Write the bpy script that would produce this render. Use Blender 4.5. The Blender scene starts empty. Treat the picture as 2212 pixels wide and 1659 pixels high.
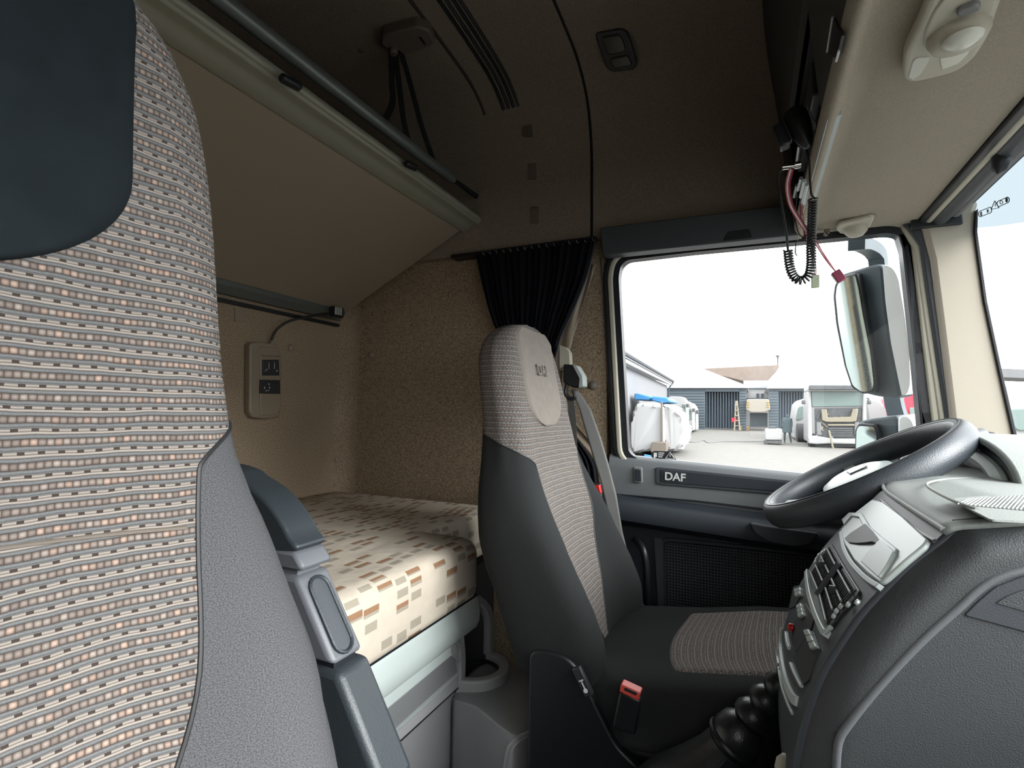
import bpy, bmesh, math, random
from mathutils import Vector, Matrix
from mathutils.bvhtree import BVHTree
random.seed(7)
PI = math.pi
SC = bpy.context.scene
COL = SC.collection

# ------------------------------------------------------------------ camera
FPX = 1120.0
YAW, PIT, ROL = math.radians(24.65), math.radians(3.07), math.radians(0.8)
F = Vector((-math.sin(YAW)*math.cos(PIT), math.cos(YAW)*math.cos(PIT), math.sin(PIT)))
R0 = Vector((math.cos(YAW), math.sin(YAW), 0)); U0 = R0.cross(F)
R = R0*math.cos(ROL)+U0*math.sin(ROL); U = U0*math.cos(ROL)-R0*math.sin(ROL)
CP = Vector((0, 0, 1.15))
cd = bpy.data.cameras.new('camera'); cam = bpy.data.objects.new('camera', cd); COL.objects.link(cam)
cd.sensor_width = 36; cd.lens = 36*FPX/2212; cd.clip_start = .02; cd.clip_end = 500
m3 = Matrix((R, U, -F)).transposed()
cam.matrix_world = Matrix.Translation(CP) @ m3.to_4x4()
SC.camera = cam
def ray(px, py): return F*FPX+R*(px-1106)+U*(829.5-py)
def on(px, py, n, p0):
    v = ray(px, py); n = Vector(n)
    return CP+v*(n.dot(Vector(p0)-CP)/n.dot(v))
def atX(px, py, x): return on(px, py, (1, 0, 0), (x, 0, 0))
def atY(px, py, y): return on(px, py, (0, 1, 0), (0, y, 0))
def atZ(px, py, z): return on(px, py, (0, 0, 1), (0, 0, z))
def proj(p):
    q = Vector(p)-CP; z = q.dot(F)
    return (1106+FPX*q.dot(R)/z, 829.5-FPX*q.dot(U)/z)

# ------------------------------------------------------------------ node helper
class NT:
    def __init__(s, name):
        s.m = bpy.data.materials.new(name); s.m.use_nodes = True
        s.t = s.m.node_tree; s.t.nodes.clear()
        s.out = s.t.nodes.new('ShaderNodeOutputMaterial')
        s.b = s.t.nodes.new('ShaderNodeBsdfPrincipled')
        s.t.links.new(s.b.outputs[0], s.out.inputs[0])
    def put(s, sock, v):
        if hasattr(v, 'is_output'): s.t.links.new(v, sock)
        elif isinstance(v, (tuple, list)) and len(v) == 3 and sock.type == 'RGBA': sock.default_value = (*v, 1)
        else: sock.default_value = v
    def n(s, typ, **k):
        nd = s.t.nodes.new('ShaderNode'+typ)
        for a, b in k.items(): setattr(nd, a, b)
        return nd
    def m_(s, op, a, b=0.0, c=0.0):
        nd = s.n('Math', operation=op)
        for i, v in enumerate((a, b, c)): s.put(nd.inputs[i], v)
        return nd.outputs[0]
    def mix(s, f, a, b):
        nd = s.n('Mix', data_type='RGBA')
        s.put(nd.inputs[0], f); s.put(nd.inputs[6], a); s.put(nd.inputs[7], b)
        return nd.outputs[2]
    def uv(s):
        u = s.n('UVMap'); sp = s.n('SeparateXYZ'); s.t.links.new(u.outputs[0], sp.inputs[0])
        return u.outputs[0], sp.outputs[0], sp.outputs[1]
    def obj(s):
        return s.n('TexCoord').outputs['Object']
    def noise(s, scale, detail=3, vec=None, rough=.5):
        nd = s.n('TexNoise'); nd.inputs['Scale'].default_value = scale; nd.inputs['Detail'].default_value = detail
        nd.inputs['Roughness'].default_value = rough
        s.put(nd.inputs['Vector'], vec if vec is not None else s.obj())
        return nd.outputs[0]
    def vor(s, scale, vec=None, out='Distance', feature='F1'):
        nd = s.n('TexVoronoi', feature=feature); nd.inputs['Scale'].default_value = scale
        s.put(nd.inputs['Vector'], vec if vec is not None else s.obj())
        return nd.outputs[out]
    def ramp(s, f, stops):
        nd = s.n('ValToRGB'); s.put(nd.inputs[0], f)
        cr = nd.color_ramp
        while len(cr.elements) < len(stops): cr.elements.new(.5)
        for e, (p, c) in zip(cr.elements, stops): e.position = p; e.color = (*c, 1) if len(c) == 3 else c
        return nd.outputs[0]
    def base(s, c, rough=.6, metal=0, spec=.5):
        s.put(s.b.inputs['Base Color'], c); s.put(s.b.inputs['Roughness'], rough)
        s.put(s.b.inputs['Metallic'], metal); s.put(s.b.inputs['Specular IOR Level'], spec)
    def bump(s, h, strength=.3, dist=.002):
        nd = s.n('Bump'); nd.inputs['Strength'].default_value = strength; nd.inputs['Distance'].default_value = dist
        s.put(nd.inputs['Height'], h); s.t.links.new(nd.outputs[0], s.b.inputs['Normal'])
    def vec(s, x, y, z=0.0):
        nd = s.n('CombineXYZ')
        for i, v in enumerate((x, y, z)): s.put(nd.inputs[i], v)
        return nd.outputs[0]
def hx(r, g, b):
    def l(c):
        c /= 255.0
        return c/12.92 if c <= .04045 else ((c+.055)/1.055)**2.4
    return (l(r), l(g), l(b))
M = {}
def plain(name, c, rough=.6, metal=0, grain=0, gs=900, var=0, spec=.5, emit=None):
    k = NT(name)
    col = c
    if var:
        f = k.noise(gs*.35, 4)
        col = k.mix(f, tuple(v*(1-var) for v in c), tuple(min(1, v*(1+var)) for v in c))
    k.base(col, rough, metal, spec)
    if grain: k.bump(k.noise(gs, 3), grain, .001)
    if emit:
        k.put(k.b.inputs['Emission Color'], emit[0]); k.b.inputs['Emission Strength'].default_value = emit[1]
    M[name] = k.m
    return k.m
# ------------------------------------------------------------------ mesh helpers
OFF = {}
def tag(o, label=None, cat=None, group=None, kind=None):
    if label: o['label'] = label
    if cat: o['category'] = cat
    if group: o['group'] = group
    if kind: o['kind'] = kind
    return o
def thing(name, loc, label, cat, group=None):
    o = bpy.data.objects.new(name, None); COL.objects.link(o); o.empty_display_size = .05
    o.location = loc; OFF[o.name] = Vector(loc)
    return tag(o, label, cat, group)
def mk(name, geo, m, parent=None, bevel=0, seg=2, smooth=True, sub=0, solid=0, uv=None, loc=None, ang=40, weight=True):
    """links ONE mesh object; geo=(verts, faces) in world coordinates"""
    vs, fs = geo[0], geo[1]
    base = OFF[parent.name] if parent else Vector((0, 0, 0))
    org = base if parent else (Vector(loc) if loc else Vector((0, 0, 0)))
    me = bpy.data.meshes.new(name)
    me.from_pydata([tuple(Vector(v)-org) for v in vs], [], fs)
    if uv is None and len(geo) > 2: uv = geo[2]
    if uv:
        ul = me.uv_layers.new(name='UVMap')
        for p in me.polygons:
            for li in p.loop_indices: ul.data[li].uv = uv[me.loops[li].vertex_index]
    bm = bmesh.new(); bm.from_mesh(me)
    bmesh.ops.recalc_face_normals(bm, faces=bm.faces)
    bm.to_mesh(me); bm.free()
    ms = m if isinstance(m, (list, tuple)) else [m]
    for x in ms: me.materials.append(x if not isinstance(x, str) else M[x])
    o = bpy.data.objects.new(name, me); COL.objects.link(o)
    OFF[o.name] = Vector(org)
    if parent: o.parent = parent
    else: o.location = org
    if smooth:
        for p in me.polygons: p.use_smooth = True
        try: me.set_sharp_from_angle(angle=math.radians(ang))
        except Exception: pass
    if solid:
        md = o.modifiers.new('solid', 'SOLIDIFY'); md.thickness = solid; md.offset = 0
    if bevel:
        md = o.modifiers.new('bevel', 'BEVEL'); md.width = bevel; md.segments = seg; md.limit_method = 'ANGLE'
        md.angle_limit = math.radians(35); md.use_clamp_overlap = True
    if sub:
        md = o.modifiers.new('sub', 'SUBSURF'); md.levels = sub; md.render_levels = sub
    return o
def join(*gs):
    V, Fc = [], []
    for g in gs:
        k = len(V); V += list(g[0]); Fc += [tuple(i+k for i in f) for f in g[1]]
    return V, Fc
def box(c, s, rot=None):
    c = Vector(c); hx_, hy, hz = s[0]/2, s[1]/2, s[2]/2
    V = [Vector((x, y, z)) for x in (-hx_, hx_) for y in (-hy, hy) for z in (-hz, hz)]
    if rot is not None: V = [rot @ v for v in V]
    V = [c+v for v in V]
    return V, [(0, 1, 3, 2), (4, 6, 7, 5), (0, 4, 5, 1), (2, 3, 7, 6), (0, 2, 6, 4), (1, 5, 7, 3)]
def bb(x0, x1, y0, y1, z0, z1): return box(((x0+x1)/2, (y0+y1)/2, (z0+z1)/2), (x1-x0, y1-y0, z1-z0))
def prism(poly, e):
    e = Vector(e); n = len(poly); P = [Vector(p) for p in poly]
    V = P+[p+e for p in P]
    return V, [tuple(range(n)), tuple(range(2*n-1, n-1, -1))]+[(i, (i+1) % n, n+(i+1) % n, n+i) for i in range(n)]
def cat(pts, k=6, closed=False):
    P = [Vector(p) for p in pts]; n = len(P); out = []
    rng = range(n) if closed else range(n-1)
    for i in rng:
        if closed: a, b, c, d = P[i-1], P[i], P[(i+1) % n], P[(i+2) % n]
        else: a, b, c, d = P[max(i-1, 0)], P[i], P[i+1], P[min(i+2, n-1)]
        for j in range(k):
            t = j/k
            out.append(.5*((2*b)+(c-a)*t+(2*a-5*b+4*c-d)*t*t+(3*b-a-3*c+d)*t**3))
    if not closed: out.append(P[-1])
    return out
def rnd(pts, r, k=5):
    """round the corners of a closed polygon of 3D points"""
    P = [Vector(p) for p in pts]; n = len(P); out = []
    for i in range(n):
        a, b, c = P[i-1], P[i], P[(i+1) % n]
        rr = r[i] if isinstance(r, (list, tuple)) else r
        d1, d2 = (a-b), (c-b); l = min(rr, d1.length*.49, d2.length*.49)
        if l < 1e-5: out.append(b); continue
        p, q = b+d1.normalized()*l, b+d2.normalized()*l
        for j in range(k+1):
            t = j/k; out.append(p*(1-t)**2+b*2*t*(1-t)+q*t*t)
    return out
def frames(pts, up=None):
    n = len(pts); T = []
    for i in range(n):
        t = (pts[min(i+1, n-1)]-pts[max(i-1, 0)])
        T.append(t.normalized() if t.length > 1e-9 else Vector((0, 0, 1)))
    a = Vector(up) if up else (Vector((0, 0, 1)) if abs(T[0].z) < .9 else Vector((1, 0, 0)))
    N = (a-T[0]*a.dot(T[0])).normalized(); out = []
    for i in range(n):
        N = (N-T[i]*N.dot(T[i])).normalized(); out.append((T[i], N, T[i].cross(N)))
    return out
def tube(pts, r, seg=10, cap=True, prof=None, up=None, closed=False):
    P = [Vector(p) for p in pts]; fr = frames(P, up); n = len(P); V = []; Fc = []
    for i in range(n):
        ri = r[i] if isinstance(r, (list, tuple)) else r
        _, N, B = fr[i]
        if prof: ring = [(a*ri, b*ri) for a, b in prof]
        else: ring = [(math.cos(2*PI*j/seg)*ri, math.sin(2*PI*j/seg)*ri) for j in range(seg)]
        V += [P[i]+N*a+B*b for a, b in ring]
    s = len(prof) if prof else seg
    for i in range(n-1 if not closed else n):
        k = (i+1) % n
        for j in range(s): Fc.append((i*s+j, i*s+(j+1) % s, k*s+(j+1) % s, k*s+j))
    if cap and not closed:
        Fc.append(tuple(range(s-1, -1, -1))); Fc.append(tuple((n-1)*s+j for j in range(s)))
    return V, Fc
def coil(pts, R_, r, turns, seg=6, per=12):
    P = [Vector(p) for p in pts]
    L = [0]
    for i in range(len(P)-1): L.append(L[-1]+(P[i+1]-P[i]).length)
    fr = frames(P); out = []; N = int(turns*per)
    for k in range(N+1):
        s = L[-1]*k/N; i = 0
        while i < len(L)-2 and L[i+1] < s: i += 1
        f = (s-L[i])/max(1e-9, L[i+1]-L[i]); p = P[i].lerp(P[i+1], f)
        n1 = fr[i][1].lerp(fr[i+1][1], f).normalized(); b1 = fr[i][2].lerp(fr[i+1][2], f).normalized()
        a = 2*PI*k/per; out.append(p+n1*math.cos(a)*R_+b1*math.sin(a)*R_)
    return tube(out, r, seg)
def loft(rings, closed=True, cap=True):
    n = len(rings); s = len(rings[0]); V = [Vector(p) for r in rings for p in r]; Fc = []
    for i in range(n-1):
        for j in range(s if closed else s-1):
            Fc.append((i*s+j, i*s+(j+1) % s, (i+1)*s+(j+1) % s, (i+1)*s+j))
    if cap and closed: Fc += [tuple(range(s-1, -1, -1)), tuple((n-1)*s+j for j in range(s))]
    return V, Fc
def grid(fn, nu, nv):
    V = []; Fc = []; uv = []
    for i in range(nu+1):
        for j in range(nv+1):
            r = fn(i/nu, j/nv)
            V.append(Vector(r[0]) if isinstance(r, tuple) and len(r) == 2 else Vector(r)); uv.append(r[1] if isinstance(r, tuple) and len(r) == 2 else (i/nu, j/nv))
    for i in range(nu):
        for j in range(nv):
            a = i*(nv+1)+j; Fc.append((a, a+nv+1, a+nv+2, a+1))
    return V, Fc, uv
def lathe(prof, c, ax=(0, 0, 1), seg=24, cap=True):
    ax = Vector(ax).normalized(); t = Vector((1, 0, 0)) if abs(ax.x) < .9 else Vector((0, 1, 0))
    a = ax.cross(t).normalized(); b = ax.cross(a); c = Vector(c)
    rings = [[c+ax*h+(a*math.cos(2*PI*j/seg)+b*math.sin(2*PI*j/seg))*max(r, 1e-5) for j in range(seg)] for r, h in prof]
    return loft(rings, True, cap)
def plate(px, fn, e, r=0, k=5):
    """pixel outline -> real plane (fn) -> solid of thickness e"""
    P = [fn(*p) for p in px]
    if r: P = rnd(P, r, k)
    return prism(P, e)
def interp(x, tab):
    if x <= tab[0][0]: return tab[0][1]
    for (a, b), (c, d) in zip(tab, tab[1:]):
        if x <= c: 
            t = (x-a)/(c-a) if c > a else 0
            return b+(d-b)*t
    return tab[-1][1]
def sinterp(x, tab):
    """smooth (monotone-ish) interpolation"""
    if x <= tab[0][0]: return tab[0][1]
    if x >= tab[-1][0]: return tab[-1][1]
    n = len(tab)
    for i in range(n-1):
        if x <= tab[i+1][0]:
            x0, y0 = tab[i]; x1, y1 = tab[i+1]; h = x1-x0
            def sl(j):
                if j <= 0 or j >= n-1: return (tab[min(j+1, n-1)][1]-tab[max(j-1, 0)][1])/(tab[min(j+1, n-1)][0]-tab[max(j-1, 0)][0])
                a = (tab[j][1]-tab[j-1][1])/(tab[j][0]-tab[j-1][0]); b = (tab[j+1][1]-tab[j][1])/(tab[j+1][0]-tab[j][0])
                return 0 if a*b <= 0 else 2*a*b/(a+b)
            m0, m1 = sl(i), sl(i+1); t = (x-x0)/h
            return (2*t**3-3*t*t+1)*y0+(t**3-2*t*t+t)*h*m0+(-2*t**3+3*t*t)*y1+(t**3-t*t)*h*m1
def text(name, body, size, depth, m, origin, xdir, ydir, parent, bold=0):
    cu = bpy.data.curves.new(name, 'FONT'); cu.body = body; cu.size = size; cu.extrude = depth; cu.align_x = 'CENTER'; cu.align_y = 'CENTER'
    cu.offset = bold
    o = bpy.data.objects.new(name, cu); COL.objects.link(o)
    dg = bpy.context.evaluated_depsgraph_get(); me = bpy.data.meshes.new_from_object(o.evaluated_get(dg))
    bpy.data.objects.remove(o); 
    x = Vector(xdir).normalized(); z = x.cross(Vector(ydir)).normalized(); y = z.cross(x)
    mat = Matrix((x, y, z)).transposed().to_4x4(); mat.translation = Vector(origin)
    me.transform(mat)
    V = [v.co.copy() for v in me.vertices]; Fc = [tuple(p.vertices) for p in me.polygons]
    bpy.data.meshes.remove(me)
    return mk(name, (V, Fc), m, parent, smooth=False)

# ------------------------------------------------------------------ materials
plain('dark_plastic', (.028, .031, .035), .42, grain=.25, gs=700)
plain('black_plastic', (.010, .011, .013), .4, grain=.15)
plain('grey_plastic', hx(96, 99, 102), .5, grain=.3, gs=800)
plain('mid_grey', hx(120, 121, 122), .48, grain=.3, gs=800)
plain('stack_grey', hx(62, 66, 71), .5, grain=.3, gs=800)
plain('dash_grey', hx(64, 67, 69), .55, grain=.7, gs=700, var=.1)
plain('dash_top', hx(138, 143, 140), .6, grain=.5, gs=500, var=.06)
plain('silver', hx(168, 176, 176), .38, metal=.25, grain=.06)
plain('pale_silver', hx(196, 206, 202), .35, metal=.1)
plain('door_grey', hx(104, 108, 110), .5, grain=.3)
plain('door_dark', hx(38, 44, 50), .5, grain=.3)
plain('beige_plastic', hx(134, 120, 102), .45, grain=.1)
plain('cream', hx(176, 172, 156), .5, grain=.15)
plain('pillar', hx(170, 162, 148), .6, grain=.2, gs=500)
plain('rubber', hx(24, 27, 33), .45, grain=.2)
plain('leather', (.016, .017, .02), .33, grain=.5, gs=350)
plain('wheel_leather', hx(60, 65, 70), .4, grain=.5, gs=500)
plain('groove_shade', hx(60, 54, 48), .9)  # dark tone for the shading along the ceiling groove
plain('bin_grey', hx(138, 138, 140), .5, grain=.3, gs=800)
plain('bin_mid', hx(160, 160, 161), .45, grain=.2, gs=800)
plain('arm_plastic', hx(44, 50, 54), .45, grain=.3, gs=500)
plain('arm_grey', hx(92, 94, 99), .45, grain=.2)
plain('curtain', hx(12, 14, 20), .9, spec=.2)
plain('strap', hx(10, 11, 13), .8)
plain('belt', hx(92, 92, 90), .55, grain=.4, gs=1200)
plain('red', (.55, .02, .02), .35)
plain('salmon', (.72, .09, .07), .35)
plain('white', (.75, .76, .76), .4)
plain('letters', (.6, .62, .62), .35)
plain('chrome', (.7, .68, .64), .22, metal=1)
plain('tube_metal', hx(112, 118, 116), .38, metal=.5)
plain('rail', hx(146, 146, 132), .45, metal=.15)
plain('bunk_under', hx(146, 134, 118), .85, var=.08, gs=900)
plain('mirror_shell', (.75, .77, .77), .3)
plain('mirror_dark', hx(62, 74, 80), .5, var=.2, gs=30)
plain('label_black', (.02, .02, .022), .5)
plain('pink_wire', hx(176, 96, 104), .5)
plain('maroon', hx(120, 30, 60), .4)
plain('pale_connector', hx(196, 204, 176), .45)
plain('cap_beige', hx(104, 95, 86), .55)
plain('lens', hx(205, 206, 196), .15)
plain('dark_lens', hx(70, 68, 60), .15)
plain('suede', hx(28, 34, 37), .95, var=.3, gs=120, spec=.15)
plain('suede_grey', hx(128, 121, 114), .95, var=.15, gs=120, spec=.15)
def carpet(name, c1, c2, sc=330):
    k = NT(name)
    v = k.noise(sc, 2, rough=.7)
    f = k.ramp(v, [(.43, (0, 0, 0)), (.57, (1, 1, 1))])
    big = k.noise(6, 2)
    c = k.mix(f, c1, c2)
    c = k.mix(k.m_('MULTIPLY', big, .25), c, c1)
    k.base(c, .95, 0, .15); k.bump(v, .5, .002)
    M[name] = k.m
carpet('carpet', hx(114, 99, 82), hx(174, 156, 132))
carpet('headliner', hx(116, 106, 94), hx(150, 138, 124), 450)
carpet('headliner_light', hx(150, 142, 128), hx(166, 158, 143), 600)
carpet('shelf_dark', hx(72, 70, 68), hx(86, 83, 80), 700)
carpet('floor_mat', (.008, .008, .009), (.014, .014, .015), 300)
def bolster(name, c1, c2):
    k = NT(name)
    _, u, v = k.uv()
    vec = k.vec(k.m_('MULTIPLY', u, 900), k.m_('MULTIPLY', v, 1300))
    n = k.noise(1.0, 3, vec, .6)
    f = k.ramp(n, [(.42, (0, 0, 0)), (.58, (1, 1, 1))])
    k.base(k.mix(f, c1, c2), .95, 0, .12); k.bump(n, .4, .001)
    M[name] = k.m
bolster('bolster', hx(66, 66, 68), hx(92, 92, 94))
bolster('bolster_shaded', hx(33, 35, 37), hx(54, 55, 54))  # same seat fabric, with the driver seat's shade put into the colour
def weave():
    k = NT('weave')
    uvv, u, v = k.uv()
    wob = k.m_('MULTIPLY', k.m_('SUBTRACT', k.noise(25, 2, uvv), .5), .004)
    v2 = k.m_('DIVIDE', k.m_('ADD', v, wob), .0128)
    fv = k.m_('FRACT', v2); row = k.m_('FLOOR', v2)
    def band_(c, w):  # 0..1 rounded thread profile
        q = k.m_('MAXIMUM', k.m_('SUBTRACT', 1.0, k.m_('DIVIDE', k.m_('ABSOLUTE', k.m_('SUBTRACT', fv, c)), w)), 0.0)
        return k.m_('POWER', q, .5)
    hA, hC1, hB1, hB2, hC2 = band_(.15, .15), band_(.40, .095), band_(.555, .065), band_(.685, .075), band_(.89, .10)
    hC3 = band_(.785, .03)
    sh = k.m_('MULTIPLY', k.m_('FRACT', k.m_('MULTIPLY', row, .37)), .009)
    us = k.m_('ADD', k.m_('ADD', u, sh), k.m_('MULTIPLY', k.noise(300, 1, uvv), .0006))
    pair = k.m_('FRACT', k.m_('DIVIDE', us, .0078))
    bead = k.m_('POWER', k.m_('ABSOLUTE', k.m_('SINE', k.m_('MULTIPLY', us, PI/.0039))), .6)
    gapd = k.m_('MULTIPLY', bead, k.m_('ADD', .75, k.m_('MULTIPLY', .25, k.m_('GREATER_THAN', pair, .5))))
    dash = k.m_('GREATER_THAN', k.m_('FRACT', k.m_('DIVIDE', us, .0094)), .36)
    cell = k.n('TexWhiteNoise', noise_dimensions='2D')
    k.put(cell.inputs['Vector'], k.vec(k.m_('FLOOR', k.m_('DIVIDE', us, .0039)), row))
    orange = k.m_('GREATER_THAN', cell.outputs[0], .80)
    light = k.mix(cell.outputs[0], hx(132, 120, 113), hx(172, 160, 150))
    beadc = k.mix(k.m_('MULTIPLY', orange, .32), light, hx(186, 138, 110))
    dark = hx(62, 54, 50)
    cord = k.mix(k.noise(900, 2, uvv), hx(92, 94, 95), hx(124, 125, 125))
    c = k.mix(k.m_('MULTIPLY', hA, gapd), dark, beadc)
    c = k.mix(k.m_('MULTIPLY', hC1, 1.0), c, cord)
    c = k.mix(hB1, c, hx(160, 152, 144))
    c = k.mix(k.m_('MULTIPLY', hB2, dash), c, hx(152, 143, 134))
    c = k.mix(k.m_('MAXIMUM', hC2, hC3), c, cord)
    k.base(c, .9, 0, .12)
    h = k.m_('ADD', k.m_('MULTIPLY', hA, gapd), k.m_('ADD', k.m_('ADD', hC1, hC2), k.m_('ADD', hB1, k.m_('MULTIPLY', hB2, dash))))
    k.bump(h, .6, .0012)
    M['weave'] = k.m
weave()
def mattress_mat():
    k = NT('mattress_print')
    uvv, u, v = k.uv()
    CW, CH = .050, .030
    col = k.m_('FLOOR', k.m_('DIVIDE', u, CW))
    wn1 = k.n('TexWhiteNoise', noise_dimensions='1D'); k.put(wn1.inputs['W'], col)
    vs = k.m_('ADD', v, k.m_('MULTIPLY', wn1.outputs[0], CH))
    row = k.m_('FLOOR', k.m_('DIVIDE', vs, CH))
    wn = k.n('TexWhiteNoise', noise_dimensions='2D'); k.put(wn.inputs['Vector'], k.vec(col, row))
    wn2 = k.n('TexWhiteNoise', noise_dimensions='2D'); k.put(wn2.inputs['Vector'], k.vec(k.m_('ADD', col, 31.0), row))
    fu = k.m_('FRACT', k.m_('DIVIDE', u, CW)); fv = k.m_('FRACT', k.m_('DIVIDE', vs, CH))
    wd = k.m_('ADD', .33, k.m_('MULTIPLY', wn2.outputs[0], .16))
    inu = k.m_('LESS_THAN', k.m_('ABSOLUTE', k.m_('SUBTRACT', fu, .5)), wd)
    inv = k.m_('LESS_THAN', k.m_('ABSOLUTE', k.m_('SUBTRACT', fv, .5)), .30)
    pres = k.m_('GREATER_THAN', wn.outputs[0], .50)
    msk = k.m_('MULTIPLY', k.m_('MULTIPLY', inu, inv), pres)
    low = k.m_('LESS_THAN', fv, k.m_('ADD', .36, k.m_('MULTIPLY', wn2.outputs[0], .3)))
    brown = k.m_('MULTIPLY', low, k.m_('GREATER_THAN', wn2.outputs[0], .5))
    block = k.mix(brown, hx(158, 149, 134), hx(146, 112, 86))
    ground = k.mix(k.noise(30, 4, uvv), hx(190, 178, 161), hx(206, 195, 179))
    k.base(k.mix(msk, ground, block), .85, 0, .2)
    k.bump(k.noise(9, 3, uvv), .4, .02)
    M['mattress_print'] = k.m
mattress_mat()
def mesh_cloth():
    k = NT('speaker_cloth')
    _, u, v = k.uv()
    a = k.m_('ABSOLUTE', k.m_('SINE', k.m_('MULTIPLY', u, PI/.009))); b = k.m_('ABSOLUTE', k.m_('SINE', k.m_('MULTIPLY', v, PI/.009)))
    f = k.m_('MULTIPLY', a, b)
    k.base(k.mix(f, (.006, .006, .008), hx(72, 76, 82)), .7); k.bump(f, .6, .002)
    M['speaker_cloth'] = k.m
mesh_cloth()
def glass(name, tint=(1, 1, 1), gl=.05):
    m = bpy.data.materials.new(name); m.use_nodes = True; t = m.node_tree; t.nodes.clear()
    o = t.nodes.new('ShaderNodeOutputMaterial'); mx = t.nodes.new('ShaderNodeMixShader'); a = t.nodes.new('ShaderNodeBsdfTransparent'); g = t.nodes.new('ShaderNodeBsdfGlossy')
    a.inputs[0].default_value = (*tint, 1); g.inputs['Roughness'].default_value = .02; mx.inputs[0].default_value = gl
    t.links.new(a.outputs[0], mx.inputs[1]); t.links.new(g.outputs[0], mx.inputs[2]); t.links.new(mx.outputs[0], o.inputs[0]); M[name] = m
glass('glass', (.97, .98, .98), .006); glass('glass_band', (.40, .435, .452), .006); glass('lens_clear', (.8, .8, .76), .15)
k = NT('mirror'); k.base((.46, .53, .52), .05, 1); M['mirror'] = k.m

# ------------------------------------------------------------------ world
w = bpy.data.worlds.new('sky'); SC.world = w; w.use_nodes = True
nt = w.node_tree; nt.nodes.clear()
bg = nt.nodes.new('ShaderNodeBackground'); wo = nt.nodes.new('ShaderNodeOutputWorld')
tc = nt.nodes.new('ShaderNodeTexCoord'); sp = nt.nodes.new('ShaderNodeSeparateXYZ'); rp = nt.nodes.new('ShaderNodeValToRGB')
nt.links.new(tc.outputs['Generated'], sp.inputs[0]); nt.links.new(sp.outputs[2], rp.inputs[0]); nt.links.new(rp.outputs[0], bg.inputs[0]); nt.links.new(bg.outputs[0], wo.inputs[0])
rp.color_ramp.elements[0].position = 0; rp.color_ramp.elements[0].color = (.95, .96, .96, 1)
rp.color_ramp.elements[1].position = .5; rp.color_ramp.elements[1].color = (.98, .99, 1, 1)
bg.inputs[1].default_value = 4.4
sl_ = bpy.data.lights.new('overcast_sun', 'SUN'); slo = bpy.data.objects.new('overcast_sun', sl_); COL.objects.link(slo)
sl_.energy = 8.0; sl_.angle = math.radians(38); slo.location = (6, -2, 5)
slo.rotation_euler = Vector((.86, -.20, .46)).to_track_quat('Z', 'Y').to_euler()
SC.view_settings.view_transform = 'Standard'; SC.view_settings.look = 'None'; SC.view_settings.gamma = 1; SC.view_settings.exposure = .12
SC.cycles.max_bounces = 10; SC.cycles.diffuse_bounces = 6; SC.cycles.transparent_max_bounces = 12
# ================================================================== CAB SHELL
D = 1.75; XR = -1.60
def struct(name, geo, m, **k): return tag(mk(name, geo, m, **k), kind='structure')
# floor
struct('floor', bb(-1.75, .75, -.45, 1.83, -.06, 0), 'floor_mat', bevel=.004)
# rear wall
struct('wall_rear', bb(XR-.05, XR, -.45, 1.83, 0, 2.45), 'carpet')
# driver-side wall of the sleeper: carpeted panel up to the B pillar
struct('wall_driver_side', bb(XR, -.446, D, D+.06, 0, 1.80), 'carpet', bevel=.004)
# rounded corner strip between rear wall and side wall
cr = [(XR+.075*(1-math.cos(a)), D-.075*(1-math.sin(a))) for a in [PI/2*i/6 for i in range(7)]]
pts = [(XR-.01, D+.01)]+[(XR+.07*(1-math.sin(a)), D-.07*(1-math.cos(a))) for a in [PI/2*i/6 for i in range(7)]]
struct('trim_1', prism([(x, y, .5) for x, y in pts], (0, 0, 1.25)), 'carpet')
# upper side wall + cove + ceiling : one profile in Y,Z
prof = cat([(0, 1.715, 1.752), (0, 1.713, 1.95), (0, 1.705, 2.08), (0, 1.66, 2.20), (0, 1.56, 2.275), (0, 1.40, 2.305), (0, 1.0, 2.33), (0, .4, 2.345), (0, -.45, 2.35)], 5)
def shellgeo(x0, x1, prof, th=.03, nx=2):
    rings = []
    for i in range(nx+1):
        x = x0+(x1-x0)*i/nx
        rings.append([Vector((x, p.y, p.z)) for p in prof]+[Vector((x, p.y+.03, p.z+.05)) for p in reversed(prof)])
    return loft(rings)
k_split = 13
lowp, uppp = prof[:k_split+1], prof[k_split:]
struct('wall_upper_side', join(shellgeo(XR, -.497, lowp), bb(XR, -.497, 1.715, 1.80, 1.752, 1.78)), 'headliner')
struct('ceiling', shellgeo(XR, -.497, uppp), 'headliner')
pf2 = [Vector((0, p.y-.006, p.z-.006)) for p in prof]
struct('wall_upper_cab', shellgeo(-.485, .45, pf2[:k_split+1]), 'headliner')
struct('trim_2', shellgeo(-.485, .62, pf2[k_split:]), 'headliner')
# dark seam between sleeper lining and front lining
struct('trim_3', tube([Vector((-.491, p.y+.006, p.z+.006)) for p in prof], .007, 8), 'rubber')
# ceiling bead grooves across the roof (three dark ribs)
gt = thing('ceiling_strip', (-.76, 1.5, 2.28), 'ribbed dark strips running across the dark brown ceiling', 'strip')
pr = [p for p in prof if p.z > 2.235]
for i, dx in enumerate((-.028, -.009, .010, .028)):
    mk('rib', tube([Vector((-.765+dx, p.y-.002, p.z-.002)) for p in pr], .0055, 8), 'dark_plastic' if i % 2 else 'rubber', gt)
mk('ceiling_shade_line', tube([Vector((-.872, p.y+.004, p.z+.004)) for p in pr], .008, 10), 'groove_shade', gt)  # dark tube imitating the soft shading across the ceiling
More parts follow.
